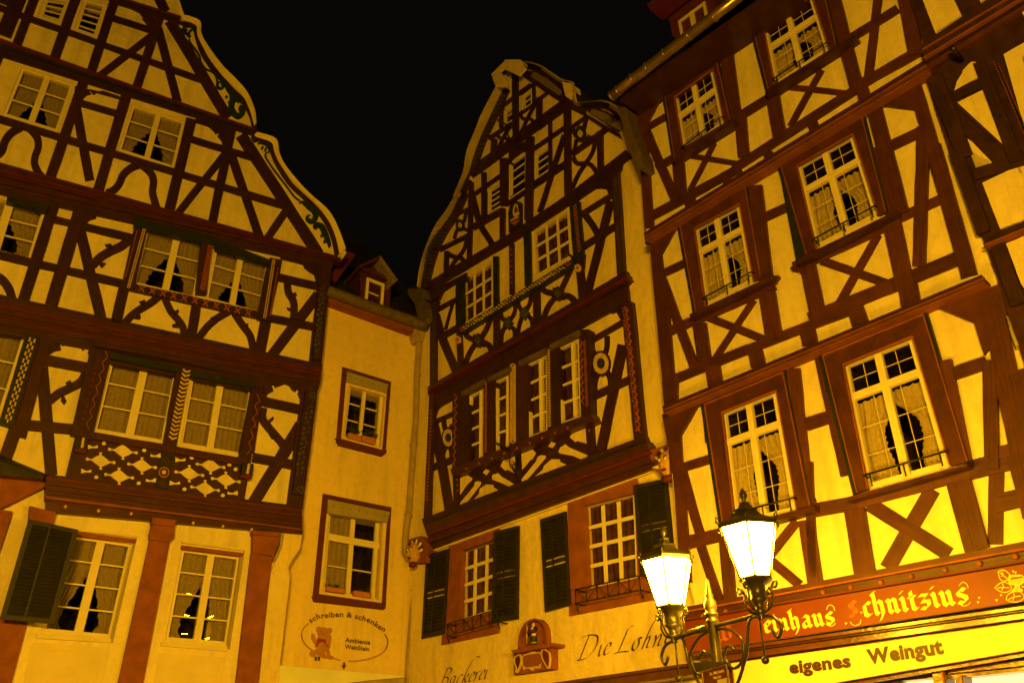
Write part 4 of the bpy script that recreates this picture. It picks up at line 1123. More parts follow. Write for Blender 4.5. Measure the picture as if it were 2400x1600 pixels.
for l in '''107,575 155,560 210,597 200,620 165,650 105,738|240,520 278,500 280,508 262,535 245,532|303,548 330,518 362,530 335,570|392,460 430,442 412,470|458,492 500,410 580,380 583,555 520,522 498,530|382,600 390,565 425,560 432,550 470,585 588,655 540,675 470,640 390,612|103,838 105,815 228,665 235,632 262,622 285,628 280,655 160,810|215,795 270,735 278,690 330,652 392,655 395,675 445,705|640,350 680,335 712,348 730,338 765,375 735,430 715,440 648,520|775,290 852,264 830,305 800,315|875,320 905,280 940,290 910,332|1065,240 1130,150 1195,120 1208,293 1125,270 1115,283|965,365 985,325 1010,315 1020,300 1065,330 1218,395 1215,410 1165,435 1090,400 975,380|643,632 645,605 770,450 785,410 815,395 852,400 850,420 690,610|750,592 830,520 838,490 905,432 975,432 980,455 1038,480'''.split('|'): W.poly('Y' + l + ' n=infill_panel m=plasterc d=0.055 t=0.03')
carve(W, W.root, 'K238,620 195,1480 w=4 s=8', 'dots', 'orange', .10)
carve(W, W.root, 'J2010,1050 K2140,845 w=13 s=7', 'leaves', 'orange', .10); carve(W, W.root, 'J2030,1050 K2150,845 w=7 s=9', 'zig', 'orange', .103)
carve(W, W.root, 'K475,1240 478,1440 w=5 s=13', 'star', 'orange', .072); carve(W, W.root, 'K1680,740 1690,860 w=5 s=13', 'star', 'orange', .072)
ring(W, W.root, tp('K', 1795, 200), 21, 29, [(1, 'timber', .062), (.82, 'yellow', .072), (.42, 'leaf', .08), (.14, 'red', .088)], 'sunflower_medallion', 30, .05)
ring(W, W.root, tp('K', 392, 882), 15, 24, [(1, 'timber', .062), (.82, 'yellow', .072), (.42, 'leaf', .08)], 'sunflower_medallion', 30, .05)
# ground storey
def stonewin(outer, inner):
    a, b = PX(outer), PX(inner); k = MB()
    for j in range(4): k.prism(W.pts([a[j], a[(j + 1) % 4], b[(j + 1) % 4], b[j]], .03 + .002 * j), -W.n * .1, 'stone')
    return k.build('stone_surround', W.root)
stonewin('M402,278 860,122 852,1108 330,1218', 'M515,350 865,228 850,890 500,1000')
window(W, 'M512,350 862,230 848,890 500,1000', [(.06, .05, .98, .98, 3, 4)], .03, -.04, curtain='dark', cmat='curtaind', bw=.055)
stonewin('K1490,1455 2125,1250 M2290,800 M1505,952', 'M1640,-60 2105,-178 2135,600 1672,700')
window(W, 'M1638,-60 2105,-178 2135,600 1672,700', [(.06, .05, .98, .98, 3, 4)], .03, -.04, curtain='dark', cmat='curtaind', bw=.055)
shutter(W, 'M190,392 402,330 356,1115 146,1160', W.root, .06); shutter(W, 'M812,178 1040,120 1030,975 788,1012', W.root, .10)
shutter(W, 'M1236,65 1472,-10 1515,850 1280,916', W.root, .06); shutter(W, 'T162,408 528,330 620,1330 235,1400', W.root, .10)
def basket(top0, top1, drop, label_parent):
    mb = MB(); a = PX(top0 + ' ' + top1)
    A = [W.pt(px_lerp(a[0], a[1], i / 6), .24) for i in range(7)]; dz = Vector((0, 0, -drop))
    mb.tube(A, .010, 'iron', 6); mb.tube([p + dz for p in A], .010, 'iron', 6)
    for i, p in enumerate(A):
        mb.tube([p, p + dz], .008, 'iron', 5)
        if i < 6: mb.tube([p + (dz if i % 2 else Vector()), A[i + 1] + (Vector() if i % 2 else dz)], .006, 'iron', 5)
    for p in (A[0], A[-1]):
        mb.tube([p, p - W.n * .22], .010, 'iron', 5); mb.tube([p + dz, p + dz - W.n * .22], .010, 'iron', 5); mb.tube([p + dz, p + dz + Vector((0, 0, -.10)) - W.n * .05], .012, 'iron', 5)
    return mb.build('window_basket', label_parent)
basket('M385,1025', '845,890', .19, W.root); basket('M1560,712', '2150,580', .19, W.root)
# corbel heads under the two jetty ends
def head(W, tile, c, sc_, d, corb):
    k = MB(); k.prism(W.pts(PX(corb), d - .02), -W.n * (d + .1), 'stone'); o = k.build('corbel', W.root)
    P = W.pt(tp(tile, *c), d + .03); X = W.d; Z = Vector((0, 0, 1)); N_ = W.n
    k = MB(); k.ball(P, .13 * sc_, 'skin', 12, 10, (X * .78, N_ * .8, Z * 1.18))
    k.ball(P + N_ * .10 * sc_ - Z * .02 * sc_, .030 * sc_, 'skin', 8, 6, (X * .8, N_, Z * 1.5))
    k.ball(P + N_ * .085 * sc_ - Z * .085 * sc_, .034 * sc_, 'surround', 8, 6, (X * 1.1, N_ * .6, Z * .45))
    for s in (-1, 1):
        k.ball(P + N_ * .095 * sc_ + X * s * .04 * sc_ + Z * .035 * sc_, .018 * sc_, 'white', 8, 6); k.ball(P + N_ * .112 * sc_ + X * s * .04 * sc_ + Z * .035 * sc_, .009 * sc_, 'ink', 6, 5)
        k.ball(P + N_ * .09 * sc_ + X * s * .042 * sc_ + Z * .065 * sc_, .022 * sc_, 'ink', 8, 5, (X * 1.2, N_ * .5, Z * .3))
        k.ball(P + X * s * .10 * sc_, .028 * sc_, 'skin', 6, 6, (X * .5, N_, Z * 1.3))
    k.build('carved_head', o)
    k = MB()
    for i in range(11):
        a = math.pi * (.02 + .096 * i); v = X * math.cos(a) + Z * math.sin(a)
        k.tube([P + v * .09 * sc_ - N_ * .02, P + v * .20 * sc_ + N_ * .01], [.030 * sc_, .016 * sc_], 'surround' if i % 2 else 'white', 6)
    k.ball(P - Z * .17 * sc_ + N_ * .02, .075 * sc_, 'surround', 10, 6, (X * 1.1, N_ * .7, Z * .6))
    k.build('carved_hair', o, kind='stuff')
head(W, 'M', (82, 375), 1.25, .16, 'M25,250 140,215 240,320 235,345 185,390 190,460 60,470 30,400')
head(W, 'T', (540, 175), 1.25, .20, 'T330,30 580,-60 690,-40 690,380 570,395 490,320 400,240')
# grey carved eave brackets at the gable feet
k = MB(); k.prism(W.pts(PX('J20,885 150,885 165,985 185,1050 195,1150 170,1195 120,1172 85,1030 28,940'), .25), -W.n * .3, 'boxgrey'); k.build('eave_bracket', W.root)
# stepped plaster strip left of the timbering and the wall itself
sil = PX('J190,1000 105,870 130,700 180,520 270,310 370,170 450,30 I440,1400 530,1180 560,1000 640,800 700,650 830,402 800,300 910,180 1055,170 1240,225 1420,340 1510,368 1540,440 1560,530 1585,560 1700,545 1790,540 1870,562 1960,620 2060,760 2200,900')
az = [W.az(W.pt(q)) for q in sil]
lft = W.az(W.pt((965, 1100)))[0]; rgt = W.az(W.pt((1640, 1000)))[0]
W.base([(lft, 0), (rgt, 0), (rgt, az[-1][1])] + az[::-1] + [(lft, az[0][1])], m='plasterc')
k = MB(); P0 = W.pts(sil, .22); P1 = [p - W.n * 7 for p in P0]; n = len(P0)
k.add(P0 + P1, [[i, i + 1, n + i + 1, n + i] for i in range(n - 1)], 'slate'); k.build('roof', W.root)
# little iron wall anchor high on the gable
k = MB(); k.tube(W.pts(PX('I845,705 920,748 1000,795'), .09), .012, 'iron', 6); k.tube(W.pts(PX('I905,775 950,860 990,950'), .09), .012, 'iron', 6); k.build('wall_anchor', W.root)
# ================================================================== RIGHT HOUSE
W = WR
W.root = thing('timber_house', 'red-brown half-timbered wine house with crossed braces, nearest the lit lanterns', 'house', footprint(W, (1900, 1400)))
RC = [(0, .16, .08, 'timberr'), (.16, .30, .20, 'moulding'), (.30, .36, .22, 'stone'), (.36, .62, .17, 'moulding'), (.62, .68, .19, 'stone'), (.68, .86, .13, 'moulding'), (.86, 1, .07, 'green')]
W.moulding('P430,765 O1050,550 O1085,690 P440,870', RC, 'string_course')
W.moulding('R203,985 Q1765,1150 Q1805,1250 R225,1085', RC, 'string_course')
W.moulding('V712,575 X2530,1242.6 2530,1294.3 V715,722', [(0, .30, .16, 'timberr'), (.30, .42, .26, 'stone'), (.42, .88, .20, 'moulding'), (.88, 1, .23, 'surround')], 'jetty_beam')
k = MB()
for q in ('V925,670', 'V1180,622', 'V1425,577', 'W138,412', 'W442,358', 'W775,302', 'W1108,237', 'W1482,168', 'W1862,95', 'W2258,15'):
    P = W.pt(PX(q)[0], .21); k.ball(P, .028, 'stone', 10, 8); pass
k.build('beam_pegs', W.root, kind='stuff')
# eaves: boarded soffit in steps, half-round gutter with joints
W.moulding('N180,905 1730,-180 1790,40 N330,1010', [(0, .18, .55, 'moulding'), (.18, .34, .46, 'surround'), (.34, .52, .36, 'moulding'), (.52, .68, .26, 'surround'), (.68, .86, .16, 'moulding'), (.86, 1, .09, 'timberr')], 'eaves_cornice')
tubepx(W, 'N125,885 640,485 1400,-105', .085, 'copper', 'gutter', .72, 16, smooth=2)
k = MB()
for q in ('N135,880', 'N195,832', 'N325,725', 'N460,620', 'N620,495', 'N845,325', 'N1075,155'):
    P = W.pt(PX(q)[0], .72); k.tube([P - W.d * .012, P + W.d * .012], .094, 'copper', 16)
k.build('gutter_joints', W.root)
k = MB(); k.prism(W.pts(PX('N170,900 215,890 270,1000 290,1120 360,1330 400,1400 420,1520 380,1550 330,1440 250,1220 190,1000'), .30), -W.n * .3, 'boxgrey'); k.build('eave_bracket', W.root)
P0 = W.pts(PX('N120,880 1900,-490'), .70); up = -W.n * 5 + Vector((0, 0, 6)); k = MB(); k.add([P0[0], P0[1], P0[1] + up, P0[0] + up], [(0, 1, 2, 3)], 'slate'); k.build('roof', W.root)
k = MB(); k.prism(W.pts(PX('N570,125 590,60 700,-60 1080,-330 1080,90 720,360 690,330 660,190'), -.5), -W.n * 1.4, 'surround'); dm = k.build('dormer', W.root)
W.moulding('N560,130 1100,-270 1100,-200 600,190', [(0, .5, -.38, 'surround'), (.5, 1, -.42, 'red')], 'dormer_cornice', dm)
w, Q = window(W, 'N740,195 985,10 1020,200 775,390', [(.10, .12, .45, .95, 1, 1), (.55, .12, .92, .95, 1, 1)], .05, -.47, mullion=[(.5, .09, .02, .98)], hole=False, curtain=None, cmat='curtain')
w.parent = dm
W.run('''
# top storey
b N395,960 P475,720 84
b N430,1185 640,1065 62
b N445,1200 P715,470 78
p N330,985 600,840 600,890 585,893 450,1150 430,1200 370,1150 n=bracket
b N1175,410 1262,1090 120
b N540,1545 1255,1115 70
b N1200,1130 1620,870 78
b N1560,890 2120,515 78
b P738,110 762,420 104
b N1305,1010 1340,1440 104
b N1605,865 1672,1250 122
b N1075,1310 P845,385 50
b N850,1432 1300,1505 48
b N2060,640 1770,1160 56
b N1740,800 2310,862 56
b P480,618 760,470 78
b P720,490 1310,165 78
b N1250,1545 1760,1215 78
b N1720,1240 2370,820 78
b P845,440 850,560 90
b P1192,260 1196,400 82
b N1560,1400 1590,1480 88
b N1970,1120 2000,1220 92
b O200,-40 425,820 128
b O622,-40 528,735 86
b O360,352 800,78 76
b O862,-40 965,500 138
b O445,780 1045,440 90
b O470,810 510,960 110
# middle storey
b P528,860 R275,975 98
b R200,-60 285,980 96
b P572,1150 825,1032 68
b P585,1185 R500,640 82
p P470,865 735,690 722,715 578,978 560,1010 n=bracket
b P1445,330 1548,1210 125
b P1695,130 1865,1030 78 m=green
b P1485,645 1760,518 78
b R232,312 1235,-125 84
b R540,225 598,650 122
b R1160,-60 1228,370 152
b R1045,10 680,560 60
b R625,170 1150,378 74
b R220,775 1000,455 86
b R960,475 1990,75 86
b R660,620 690,800 132
b R1055,480 1085,620 132
b R1530,280 1560,420 140
p R200,760 350,700 340,930 220,980 n=rail_end
b Q785,-20 948,610 120
b Q1228,-210 1188,1070 118
b Q970,645 1410,448 86
b Q1312,-40 1652,1160 148
b Q880,1275 1580,985 130
b Q930,640 1065,1280 168
b Q160,1040 262,1545 142
b Q815,780 430,1465 76
b Q290,1020 920,1240 80
b Q40,1085 1010,640 100
p Q5,1090 35,1062 150,1020 160,1160 110,1150 80,1120 25,1118 n=rail_nose
b Q1080,1240 1115,1430 178
b Q590,1440 650,1600 150
b Q180,1560 940,1250 120
p P1560,1170 1660,1155 1672,1175 1615,1245 1610,1300 1540,1290 n=rail_nose
p O470,990 560,980 640,962 930,720 1010,710 1010,1010 925,1005 640,970 540,1012 n=bracket
b O600,1400 990,1215 88
b O572,960 828,1960 140
b O936,740 1193,1600 122
# lower storey
p R200,1060 560,955 545,975 518,992 365,1258 372,1310 250,1310 n=bracket
b R305,1080 335,1600 116
b T640,80 740,1480 112
b T680,218 1015,115 96
c T690,215 780,540 850,790 900,950 w=23
b T690,1052 1130,950 150
b T900,1080 V1105,500 92
b T1165,980 V1225,520 128
b T2060,790 V2160,300 165
b T1965,800 V1395,345 104
b T1330,950 V1995,330 108
b R1405,640 1500,1600 118
b R1645,520 1885,1620 94
b R1440,1175 1760,1075 110
b S-40,1160 180,1085 100
b S1235,560 1420,1490 110
p S1060,110 1900,-200 1760,300 1590,510 1500,220 1160,80 1100,98 n=bracket
b S1640,-40 1810,760 205
b S1770,700 1990,1700 190
b S1640,560 1660,1560 130
b S1600,1440 2000,1350 110
b S1230,712 1610,582 118
b U-40,695 490,600 150
b U475,670 592,1400 225
b U1345,450 845,1325 180
b U640,610 1530,1170 165
b U1625,360 1830,1120 272
b U2050,230 2035,1060 174
b U380,625 1790,252 150
b U1740,245 2270,118 210
b U2240,60 2420,760 170
b U-30,150 20,1420 90
b T2130,620 U60,610 130
''')
for l in ('X2436,1040 2500,1252 60', 'X2408,860 2470,1080 90', 'X2330,1180 2520,1135 44', 'X2400,1115 2468,1240 40'): W.beam(l)
# windows with painted casings, cross bars, fine glazing bars, tied lace curtains and a guard rail
def crosswin(frame, casing, tr, label=None, ears=None, mull=.5, rail=True, d=.055, sill=None, muy=(3, 4), top=(2, 2)):
    a, b = PX(casing), PX(frame); k = MB()
    for j in range(4):
        if j == 2: continue
        k.prism(W.pts([a[j], a[(j + 1) % 4], b[(j + 1) % 4], b[j]], d + .002 * j), -W.n * .12, 'timberr')
    o = k.build('casing', W.root)
    k = MB(); cx = sum(p[0] for p in b) / 4; cy = sum(p[1] for p in b) / 4
    for qd, off in ((a, .022), (b, .018)):
        for j in (3, 0, 1):
            p0, p1 = qd[j], qd[(j + 1) % 4]; s = .018 if qd is a else .03
            k.prism(W.pts([p0, p1, px_lerp(p1, (cx, cy), s), px_lerp(p0, (cx, cy), s)], d + off), -W.n * .03, 'stone')
    k.build('casing_bead', o)
    g = [px_lerp((cx, cy), p, 1.07) for p in a]; k = MB()
    for j in (3, 0, 1): k.prism(W.pts([g[j], g[(j + 1) % 4], a[(j + 1) % 4], a[j]], d - .012 + .001 * j), -W.n * .08, 'green')
    k.build('casing_border', o)
    h = .034; m0, m1 = mull - h, mull + h
    cells = [(.085, .06, m0, tr - .04, *top), (m1, .06, .92, tr - .04, *top), (.085, tr + .045, m0, .97, [0, .62, 1], muy[0]), (m1, tr + .045, .92, .97, [0, .38, 1], muy[0])]
    w, Q = window(W, b, cells, .06, .0, mullion=[(mull, .085, .02, tr), (mull, .085, tr, .985)], transom=[(tr, .085, .01, .99)], curtain='tie', ctop=tr + .03, cmat='curtainb', bm='cream', bw=.006, depth=.06)
    A = W.pts(b, .10); k = MB()
    for t, s in ((.90, .0),):
        p0 = A[0].lerp(A[3], t); p1 = A[1].lerp(A[2], t); k.tube([p0 - W.n * .08, p0 + W.n * .02, p1 + W.n * .02, p1 - W.n * .08], .012, 'iron', 6)
        for f in (.08, .5, .93):
            e = p0.lerp(p1, f) + W.n * .02; k.tube([e, e - Vector((0, 0, .14))], .009, 'iron', 5)
    k.build('guard_rail', w)
    if sill:
        q = PX(sill); k = MB(); k.prism(W.pts(q, .16), -W.n * .22, 'moulding'); k.build('sill', W.root)
    return w
crosswin('N700,890 1062,625 1168,1125 785,1420', 'N608,832 1075,480 1215,1100 705,1475', .37, sill='N690,1455 1262,1098 1262,1125 690,1485')
crosswin('N1520,258 1975,-45 2135,448 1625,795', 'N1408,200 2040,-240 2190,420 1572,850', .37, sill='N1545,830 2360,318 2368,345 1550,880')
crosswin('P882,722 1305,492 1438,1205 985,1448', 'P752,690 1355,330 1500,1185 905,1525', .33, sill='P845,1515 1590,1165 1600,1195 850,1555')
crosswin('Q60,145 585,-152 822,602 240,915', 'Q-92,120 656,-337 885,575 150,965', .33, sill='Q70,1010 985,560 990,590 75,1050')
crosswin('X1690,964 1819,912 1868,1197 1721,1232', 'X1649,946 1834,870 1899,1192 1695,1246', .29, sill='X1690,1240 1908,1184 1909,1196 1691,1254')
crosswin('X1974,852 2138.5,785 2227.5,1091 2032,1146', 'X1926,831 2163,734 2268,1081 2007,1154', .29, sill='U400,540 1720,170 1730,200 405,585')
# ears where the casings step
for q in ('P740,690 752,690 800,925 770,935', 'P1355,330 1385,520 1400,520 1372,335', 'Q-105,120 -92,120 -40,300 -60,320', 'R565,965 585,960 620,1260 598,1320', 'R1310,665 1335,670 1380,1000 1358,990', 'S85,520 100,515 165,830 140,860', 'S1030,135 1050,130 1120,470 1110,480'):
    k = MB(); k.prism(W.pts(PX(q), .06), -W.n * .1, 'green'); k.build('casing_ear', W.root)
# shop front below the signs
W.moulding('V730,1075 X2530,1388 2530,1400.6 V735,1105', [(0, 1, .05, 'dark')], 'painted_shade_strip')  # dark bar colours in the shade between sign board and cornice
W.moulding('V735,1090 X2530,1400.2 2530,1439.2 V1130,1215', [(0, .18, .42, 'shopwood'), (.18, .32, .36, 'shopwood'), (.32, .62, .30, 'shopwood'), (.62, .75, .34, 'shopwood'), (.75, 1, .24, 'shopwood')], 'shop_cornice')
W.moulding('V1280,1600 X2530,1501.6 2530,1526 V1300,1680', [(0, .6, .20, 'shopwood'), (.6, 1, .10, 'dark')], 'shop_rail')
k = MB(); k.prism(W.pts(PX('X1880,1604 2530,1535 2530,1760 1880,1790'), -.35), -W.n * .05, 'shoplight'); k.build('shop_interior', W.root)
W.holes.append([W.az(W.pt(q)) for q in PX('X1885,1604 2515,1537 2515,1700 1885,1740')])
W.moulding('X1880,1600 2200,1567 2200,1586 1880,1618', [(0, .5, .12, 'shopwood'), (.5, 1, .08, 'shopwood')], 'shop_frame')
W.moulding('X2222,1565 2530,1532 2530,1558 2222,1590', [(0, .5, .12, 'shopwood'), (.5, 1, .08, 'shopwood')], 'shop_frame')
for q in ('X2183,1566 2212,1563 2235,1700 2203,1705', 'X2238,1583 2256,1581 2272,1700 2252,1700'):
    k = MB(); k.prism(W.pts(PX(q), .15), -W.n * .2, 'shopwood'); o = k.build('shop_post', W.root)
    a = PX(q); k = MB(); k.prism(W.pts([px_lerp(a[0], a[1], .72), px_lerp(a[0], a[1], .88), px_lerp(a[3], a[2], .88), px_lerp(a[3], a[2], .72)], .165), -W.n * .02, 'stone'); k.build('post_bead', o)
lft = W.az(W.pt((1548, 1000)))[0]; rgt = W.az(W.pt((2400, 900)))[0]
tz = W.az(W.pt(tp('N', 330, 960)))[1] + .3
sg = 1 if rgt > lft else -1
edge_px = PX('N340,980 400,1300 P440,600 450,780 480,900 540,1568 R200,700 230,1000 260,1330 T600,400 690,1130 V830,500')
ea = [W.az(W.pt(q)) for q in edge_px]
W.base([(ea[-1][0], 0), (rgt + sg * 2.5, 0), (rgt + sg * 2.5, tz), (ea[0][0], tz)] + ea, m='plaster')

# ================================================================== FAR RIGHT HOUSE (a sliver at the edge of the picture)
W = WR2; W.holes = []
W.root = thing('timber_house', 'weathered dark half-timbered house cut off by the right edge, past the rough plaster gap', 'house', footprint(WR, (2420, 1000)))
q = PX('O880,-60 1030,370 1060,720 1130,960 1330,1568 Q1460,0 1600,400 1760,780 1900,1150 2020,1568 S1770,0 1960,600')
a = [W.az(W.pt(p)) for p in q]
W.base([(a[0][0], a[0][1] + 1.5), *a, (a[-1][0] + sg * .2, 0), (a[-1][0] + sg * 4, 0), (a[-1][0] + sg * 4, a[0][1] + 1.5)], m='timberold', holes=[])
def infill(line): W.poly(line + ' n=infill_panel m=plaster d=0.03 t=0.06')
for l in ('O1020,-20 1310,-10 1382,140 1145,302', 'O1530,-40 1640,-40 1560,22', 'O1320,832 1345,745 1388,680 1395,650 1450,590 1480,568 1520,572 1572,690', 'O1348,942 1610,812 1640,840 1865,1385 1845,1400', 'O1408,1255 1480,1300 1668,1495 1525,1562', 'O1890,1510 1960,1480 1960,1700',
          'Q1640,-20 1660,10 1862,122 1722,188', 'Q1772,308 2125,140 2170,210 2170,640 1935,728', 'Q1990,865 2170,790 2170,1290 2130,1240'): infill(l)
W.moulding('O1020,430 2000,-150 2000,60 1060,660', [(0, .08, .05, 'timberold'), (.08, .14, .14, 'stone'), (.14, .40, .12, 'timberold'), (.40, .46, .17, 'stone'), (.46, .62, .12, 'timberold'), (.62, .70, .08, 'green'), (.70, 1, .06, 'timberr')], 'string_course')
W.moulding('Q1780,860 2180,700 2180,730 1790,895', [(0, .4, .08, 'timberold'), (.4, .7, .13, 'stone'), (.7, 1, .09, 'timberold')], 'string_course')
W.run('''
b O1310,870 1620,745 95
b O1380,930 1900,1420 120
b O1560,560 1900,1480 150
b O1130,700 1420,1440 150
b Q1690,230 2180,90 105
b Q1520,0 1780,760 130
b Q1900,860 2100,1420 140
''')
pw = W.beam('O1640,540 1990,1400 90 d=0.07 n=carved_post'); carve(W, pw, 'O1680,560 1985,1290 w=3 s=6', 'dots', 'stone', .08); carve(W, pw, 'O1720,580 2000,1230 w=3 s=6', 'dots', 'stone', .08)
W.run('''
p O1775,500 2020,360 2020,800 1960,800 1900,530 1955,510 1960,560 2000,640 2000,480 1900,545 1960,840 n=window_frame m=white d=0.06
''') if False else None
window(W, 'O1772,500 2420,120 2620,800 1965,1180', [(.13, .12, .46, .96, 1, 3), (.54, .12, .87, .96, 1, 3)], .16, .05, curtain='full', hole=False, mullion=[(.5, .1, .02, .98)])
k = MB(); P = W.pt(tp('O', 1390, 560), .02); k.tube([P, P + W.n * .25 + Vector((0, 0, .04))], .03, 'iron', 8); k.build('drain_spout', W.root)
k = MB(); k.tube(W.pts(PX('S1805,160 1850,300 1905,430'), .07), .012, 'pipe', 6); k.build('cable', W.root)

# its front beyond the edge of the picture
a0 = W.az(W.pt((2400, 400)))[0]
for i, z in enumerate((1.2, 4.0, 6.7, 9.3)):
    for j in range(3):
        x0 = a0 + sg * (.55 + j * 1.0)
        for (u0, u1, v0, v1) in ((.0, .80, .0, .95), (.0, .80, 1.12, 2.1)):
            p4 = [W.at(x0 + sg * u0, z + v0, .03), W.at(x0 + sg * u1, z + v0, .03), W.at(x0 + sg * u1, z + v1, .03), W.at(x0 + sg * u0, z + v1, .03)]
            if z > 6 and j < 2 and i < 3: continue
            k = MB(); k.prism(p4, -W.n * .06, 'plaster'); k.build('infill_panel', W.root)

# ================================================================== SIGNS
def bfont(body, off=0.0, shear=0.0, space=1.0):
    c = bpy.data.curves.new('t', 'FONT'); c.body = body; c.offset = off; c.shear = shear; c.space_character = space; c.resolution_u = 3
    o = bpy.data.objects.new('t', c); COL.objects.link(o)
    dg = bpy.context.evaluated_depsgraph_get(); me = o.evaluated_get(dg).to_mesh()
    vs = [(v.co.x, v.co.y) for v in me.vertices]; fs = [list(p.vertices) for p in me.polygons]
    o.evaluated_get(dg).to_mesh_clear(); bpy.data.objects.remove(o); bpy.data.curves.remove(c)
    return vs, fs
def lay(W, mb, vs, fs, p0, p1, pu, hgt, wid, m, d):
    """text units -> wall: p0 baseline start, p1 baseline end, pu pixel above p0 at height hgt"""
    A, B, U = W.pt(p0, d), W.pt(p1, d), W.pt(pu, d)
    X = (B - A) / wid; Yv = (U - A) / hgt
    mb.add([A + X * x + Yv * y for x, y in vs], fs, m)
def pen(strokes, nib=.2, ang=40, smooth=0):
    vs = []; fs = []; ca, sa = math.cos(math.radians(ang)) * nib / 2, math.sin(math.radians(ang)) * nib / 2
    for st in strokes:
        st = crom(st, smooth) if smooth and len(st) > 2 else st
        for (x0, y0), (x1, y1) in zip(st, st[1:]):
            o = len(vs); vs += [(x0 - ca, y0 - sa), (x0 + ca, y0 + sa), (x1 + ca, y1 + sa), (x1 - ca, y1 - sa)]; fs.append([o, o + 1, o + 2, o + 3])
    return vs, fs
mi = lambda x: [(x - .10, .97), (x, .84), (x, .16), (x + .12, .03)]
BL_ = {'e': ([[(.5, .86), (.32, .98), (.14, .82), (.14, .16), (.3, .02), (.5, .14)], [(.5, .86), (.48, .62), (.16, .5)]], .66),
 'i': ([mi(.15), [(.12, 1.30), (.19, 1.36)], [(.1, 1.33), (.2, 1.33)]], .44), 'n': ([mi(.15), [(.15, .78), (.33, .98), (.5, .84), (.5, .16), (.62, .03)]], .80),
 'h': ([[(.05, 1.55), (.15, 1.42), (.15, .16), (.27, .03)], [(.15, .78), (.33, .98), (.52, .84), (.52, .05), (.30, -.38)], [(.05, 1.55), (.28, 1.62)]], .80),
 'a': ([[(.12, .82), (.28, .98), (.5, .84), (.5, .16), (.62, .03)], [(.5, .56), (.26, .56), (.12, .40), (.12, .14), (.28, .02), (.5, .2)]], .80),
 'u': ([[(.05, .97), (.15, .84), (.15, .16), (.3, .02), (.5, .2)], [(.4, .97), (.5, .84), (.5, .16), (.62, .03)]], .80),
 's': ([[(.52, .86), (.34, .98), (.15, .82), (.18, .62), (.48, .42), (.5, .18), (.3, .02), (.08, .14)]], .74),
 'c': ([[(.5, .86), (.32, .98), (.14, .82), (.14, .16), (.3, .02), (.5, .14)]], .62),
 't': ([[(.2, 1.28), (.2, .16), (.32, .02), (.45, .1)], [(.04, .92), (.42, .92)]], .56),
 'z': ([[(.08, .92), (.5, .92)], [(.5, .9), (.15, .5)], [(.15, .5), (.5, .48), (.5, .18), (.3, .0), (.08, .08)]], .70),
 'S': ([[(.75, 1.3), (.45, 1.5), (.15, 1.25), (.25, .95), (.65, .65), (.7, .3), (.4, .02), (.05, .2)], [(.45, 1.3), (.45, .2)]], 1.0),
 'W': ([[(.0, 1.4), (.15, 1.25), (.15, .2), (.35, .02), (.55, .2)], [(.4, 1.4), (.55, 1.25), (.55, .2), (.75, .02), (1.0, .2)], [(.85, 1.5), (1.0, 1.3), (1.0, .15)]], 1.3)}
def each(W, parent, items, p0, p1, pu, hgt, wid, m, d, name='letter'):
    for v, f in items:
        k = MB(); lay(W, k, v, f, p0, p1, pu, hgt, wid, m, d); k.build(name, parent)
def bletters(body, off, space):
    """the glyphs of a word one by one, spaced as the font sets them"""
    out = []; x = 0
    for i, ch in enumerate(body):
        v, f = bfont(ch, off)
        w0 = max([a for a, b in bfont('H' + ch + 'H')[0]]) - max([a for a, b in bfont('HH')[0]])
        if ch != ' ': out.append(([(a + x, b) for a, b in v], f))
        x += w0 * space
    return out, max(a for v, f in out for a, b in v)
def bword(word):
    out = []; x = 0
    for ch in word:
        s, adv = BL_[ch]; v, f = pen(s, .30, 42); out.append(([(a + x, b) for a, b in v], f)); x += adv
    return out, x
W = WR
def signobj(name, label, q, d, th, m, cat='sign', rim=None):
    o = thing(name, label, cat, W.pt(q[3], d)); k = MB(); k.prism(W.pts(q, d), -W.n * th, m); b = k.build('board', o)
    return o
q = [tp('V', 716, 722), (2530, 1293.7), (2530, 1387.8), tp('V', 738, 1080)]
o = signobj('wine_house_sign', 'long red board with gold blackletter, above the cream wine sign', q, .16, .06, 'signred')
for wd_, a_, b_, c_ in (('einhaus', tp('V', 1612, 856), tp('W', 300, 755), tp('V', 1585, 728)), ('chnitzius', tp('W', 590, 680), tp('W', 1785, 520), tp('W', 556, 528))):
    it, wd = bword(wd_); each(W, o, it, a_, b_, c_, 1.0, wd, 'sign_gold', .165)
it, wd = bword('S'); each(W, o, it, tp('W', 425, 690), tp('W', 560, 665), tp('W', 405, 575), 1.0, wd, 'orange', .163, 'worn_letter')
it, wd = bword('W'); each(W, o, it, tp('V', 1080, 960), tp('V', 1290, 915), tp('V', 1062, 850), 1.0, wd, 'orange', .163, 'worn_letter')
k = MB()
def wst(line, w, m, d=.166, tap=None): W.strip(PX(line), w / SC['W'], d, m, .004, tap, mb=k)
for a in ('W175,600 190,560 225,550 255,575 262,610', 'W175,720 185,765 220,782 260,765 268,745', 'W1635,340 1660,305 1690,300 1725,325 1738,365', 'W1645,505 1655,545 1690,560 1735,545 1760,520', 'W435,735 460,765 500,775 545,750 550,710'): wst(a, 7, 'sign_gold')
for c in ((1845, 518), (1857, 470), (2050, 495), (2098, 440), (558, 632), (388, 752), (2232, 180), (2258, 192)):
    k.prism(W.pts([tp('W', c[0] + dx, c[1] + dy) for dx, dy in ((-14, -8), (14, -10), (0, 16))], .165), -W.n * .004, 'sign_gold')
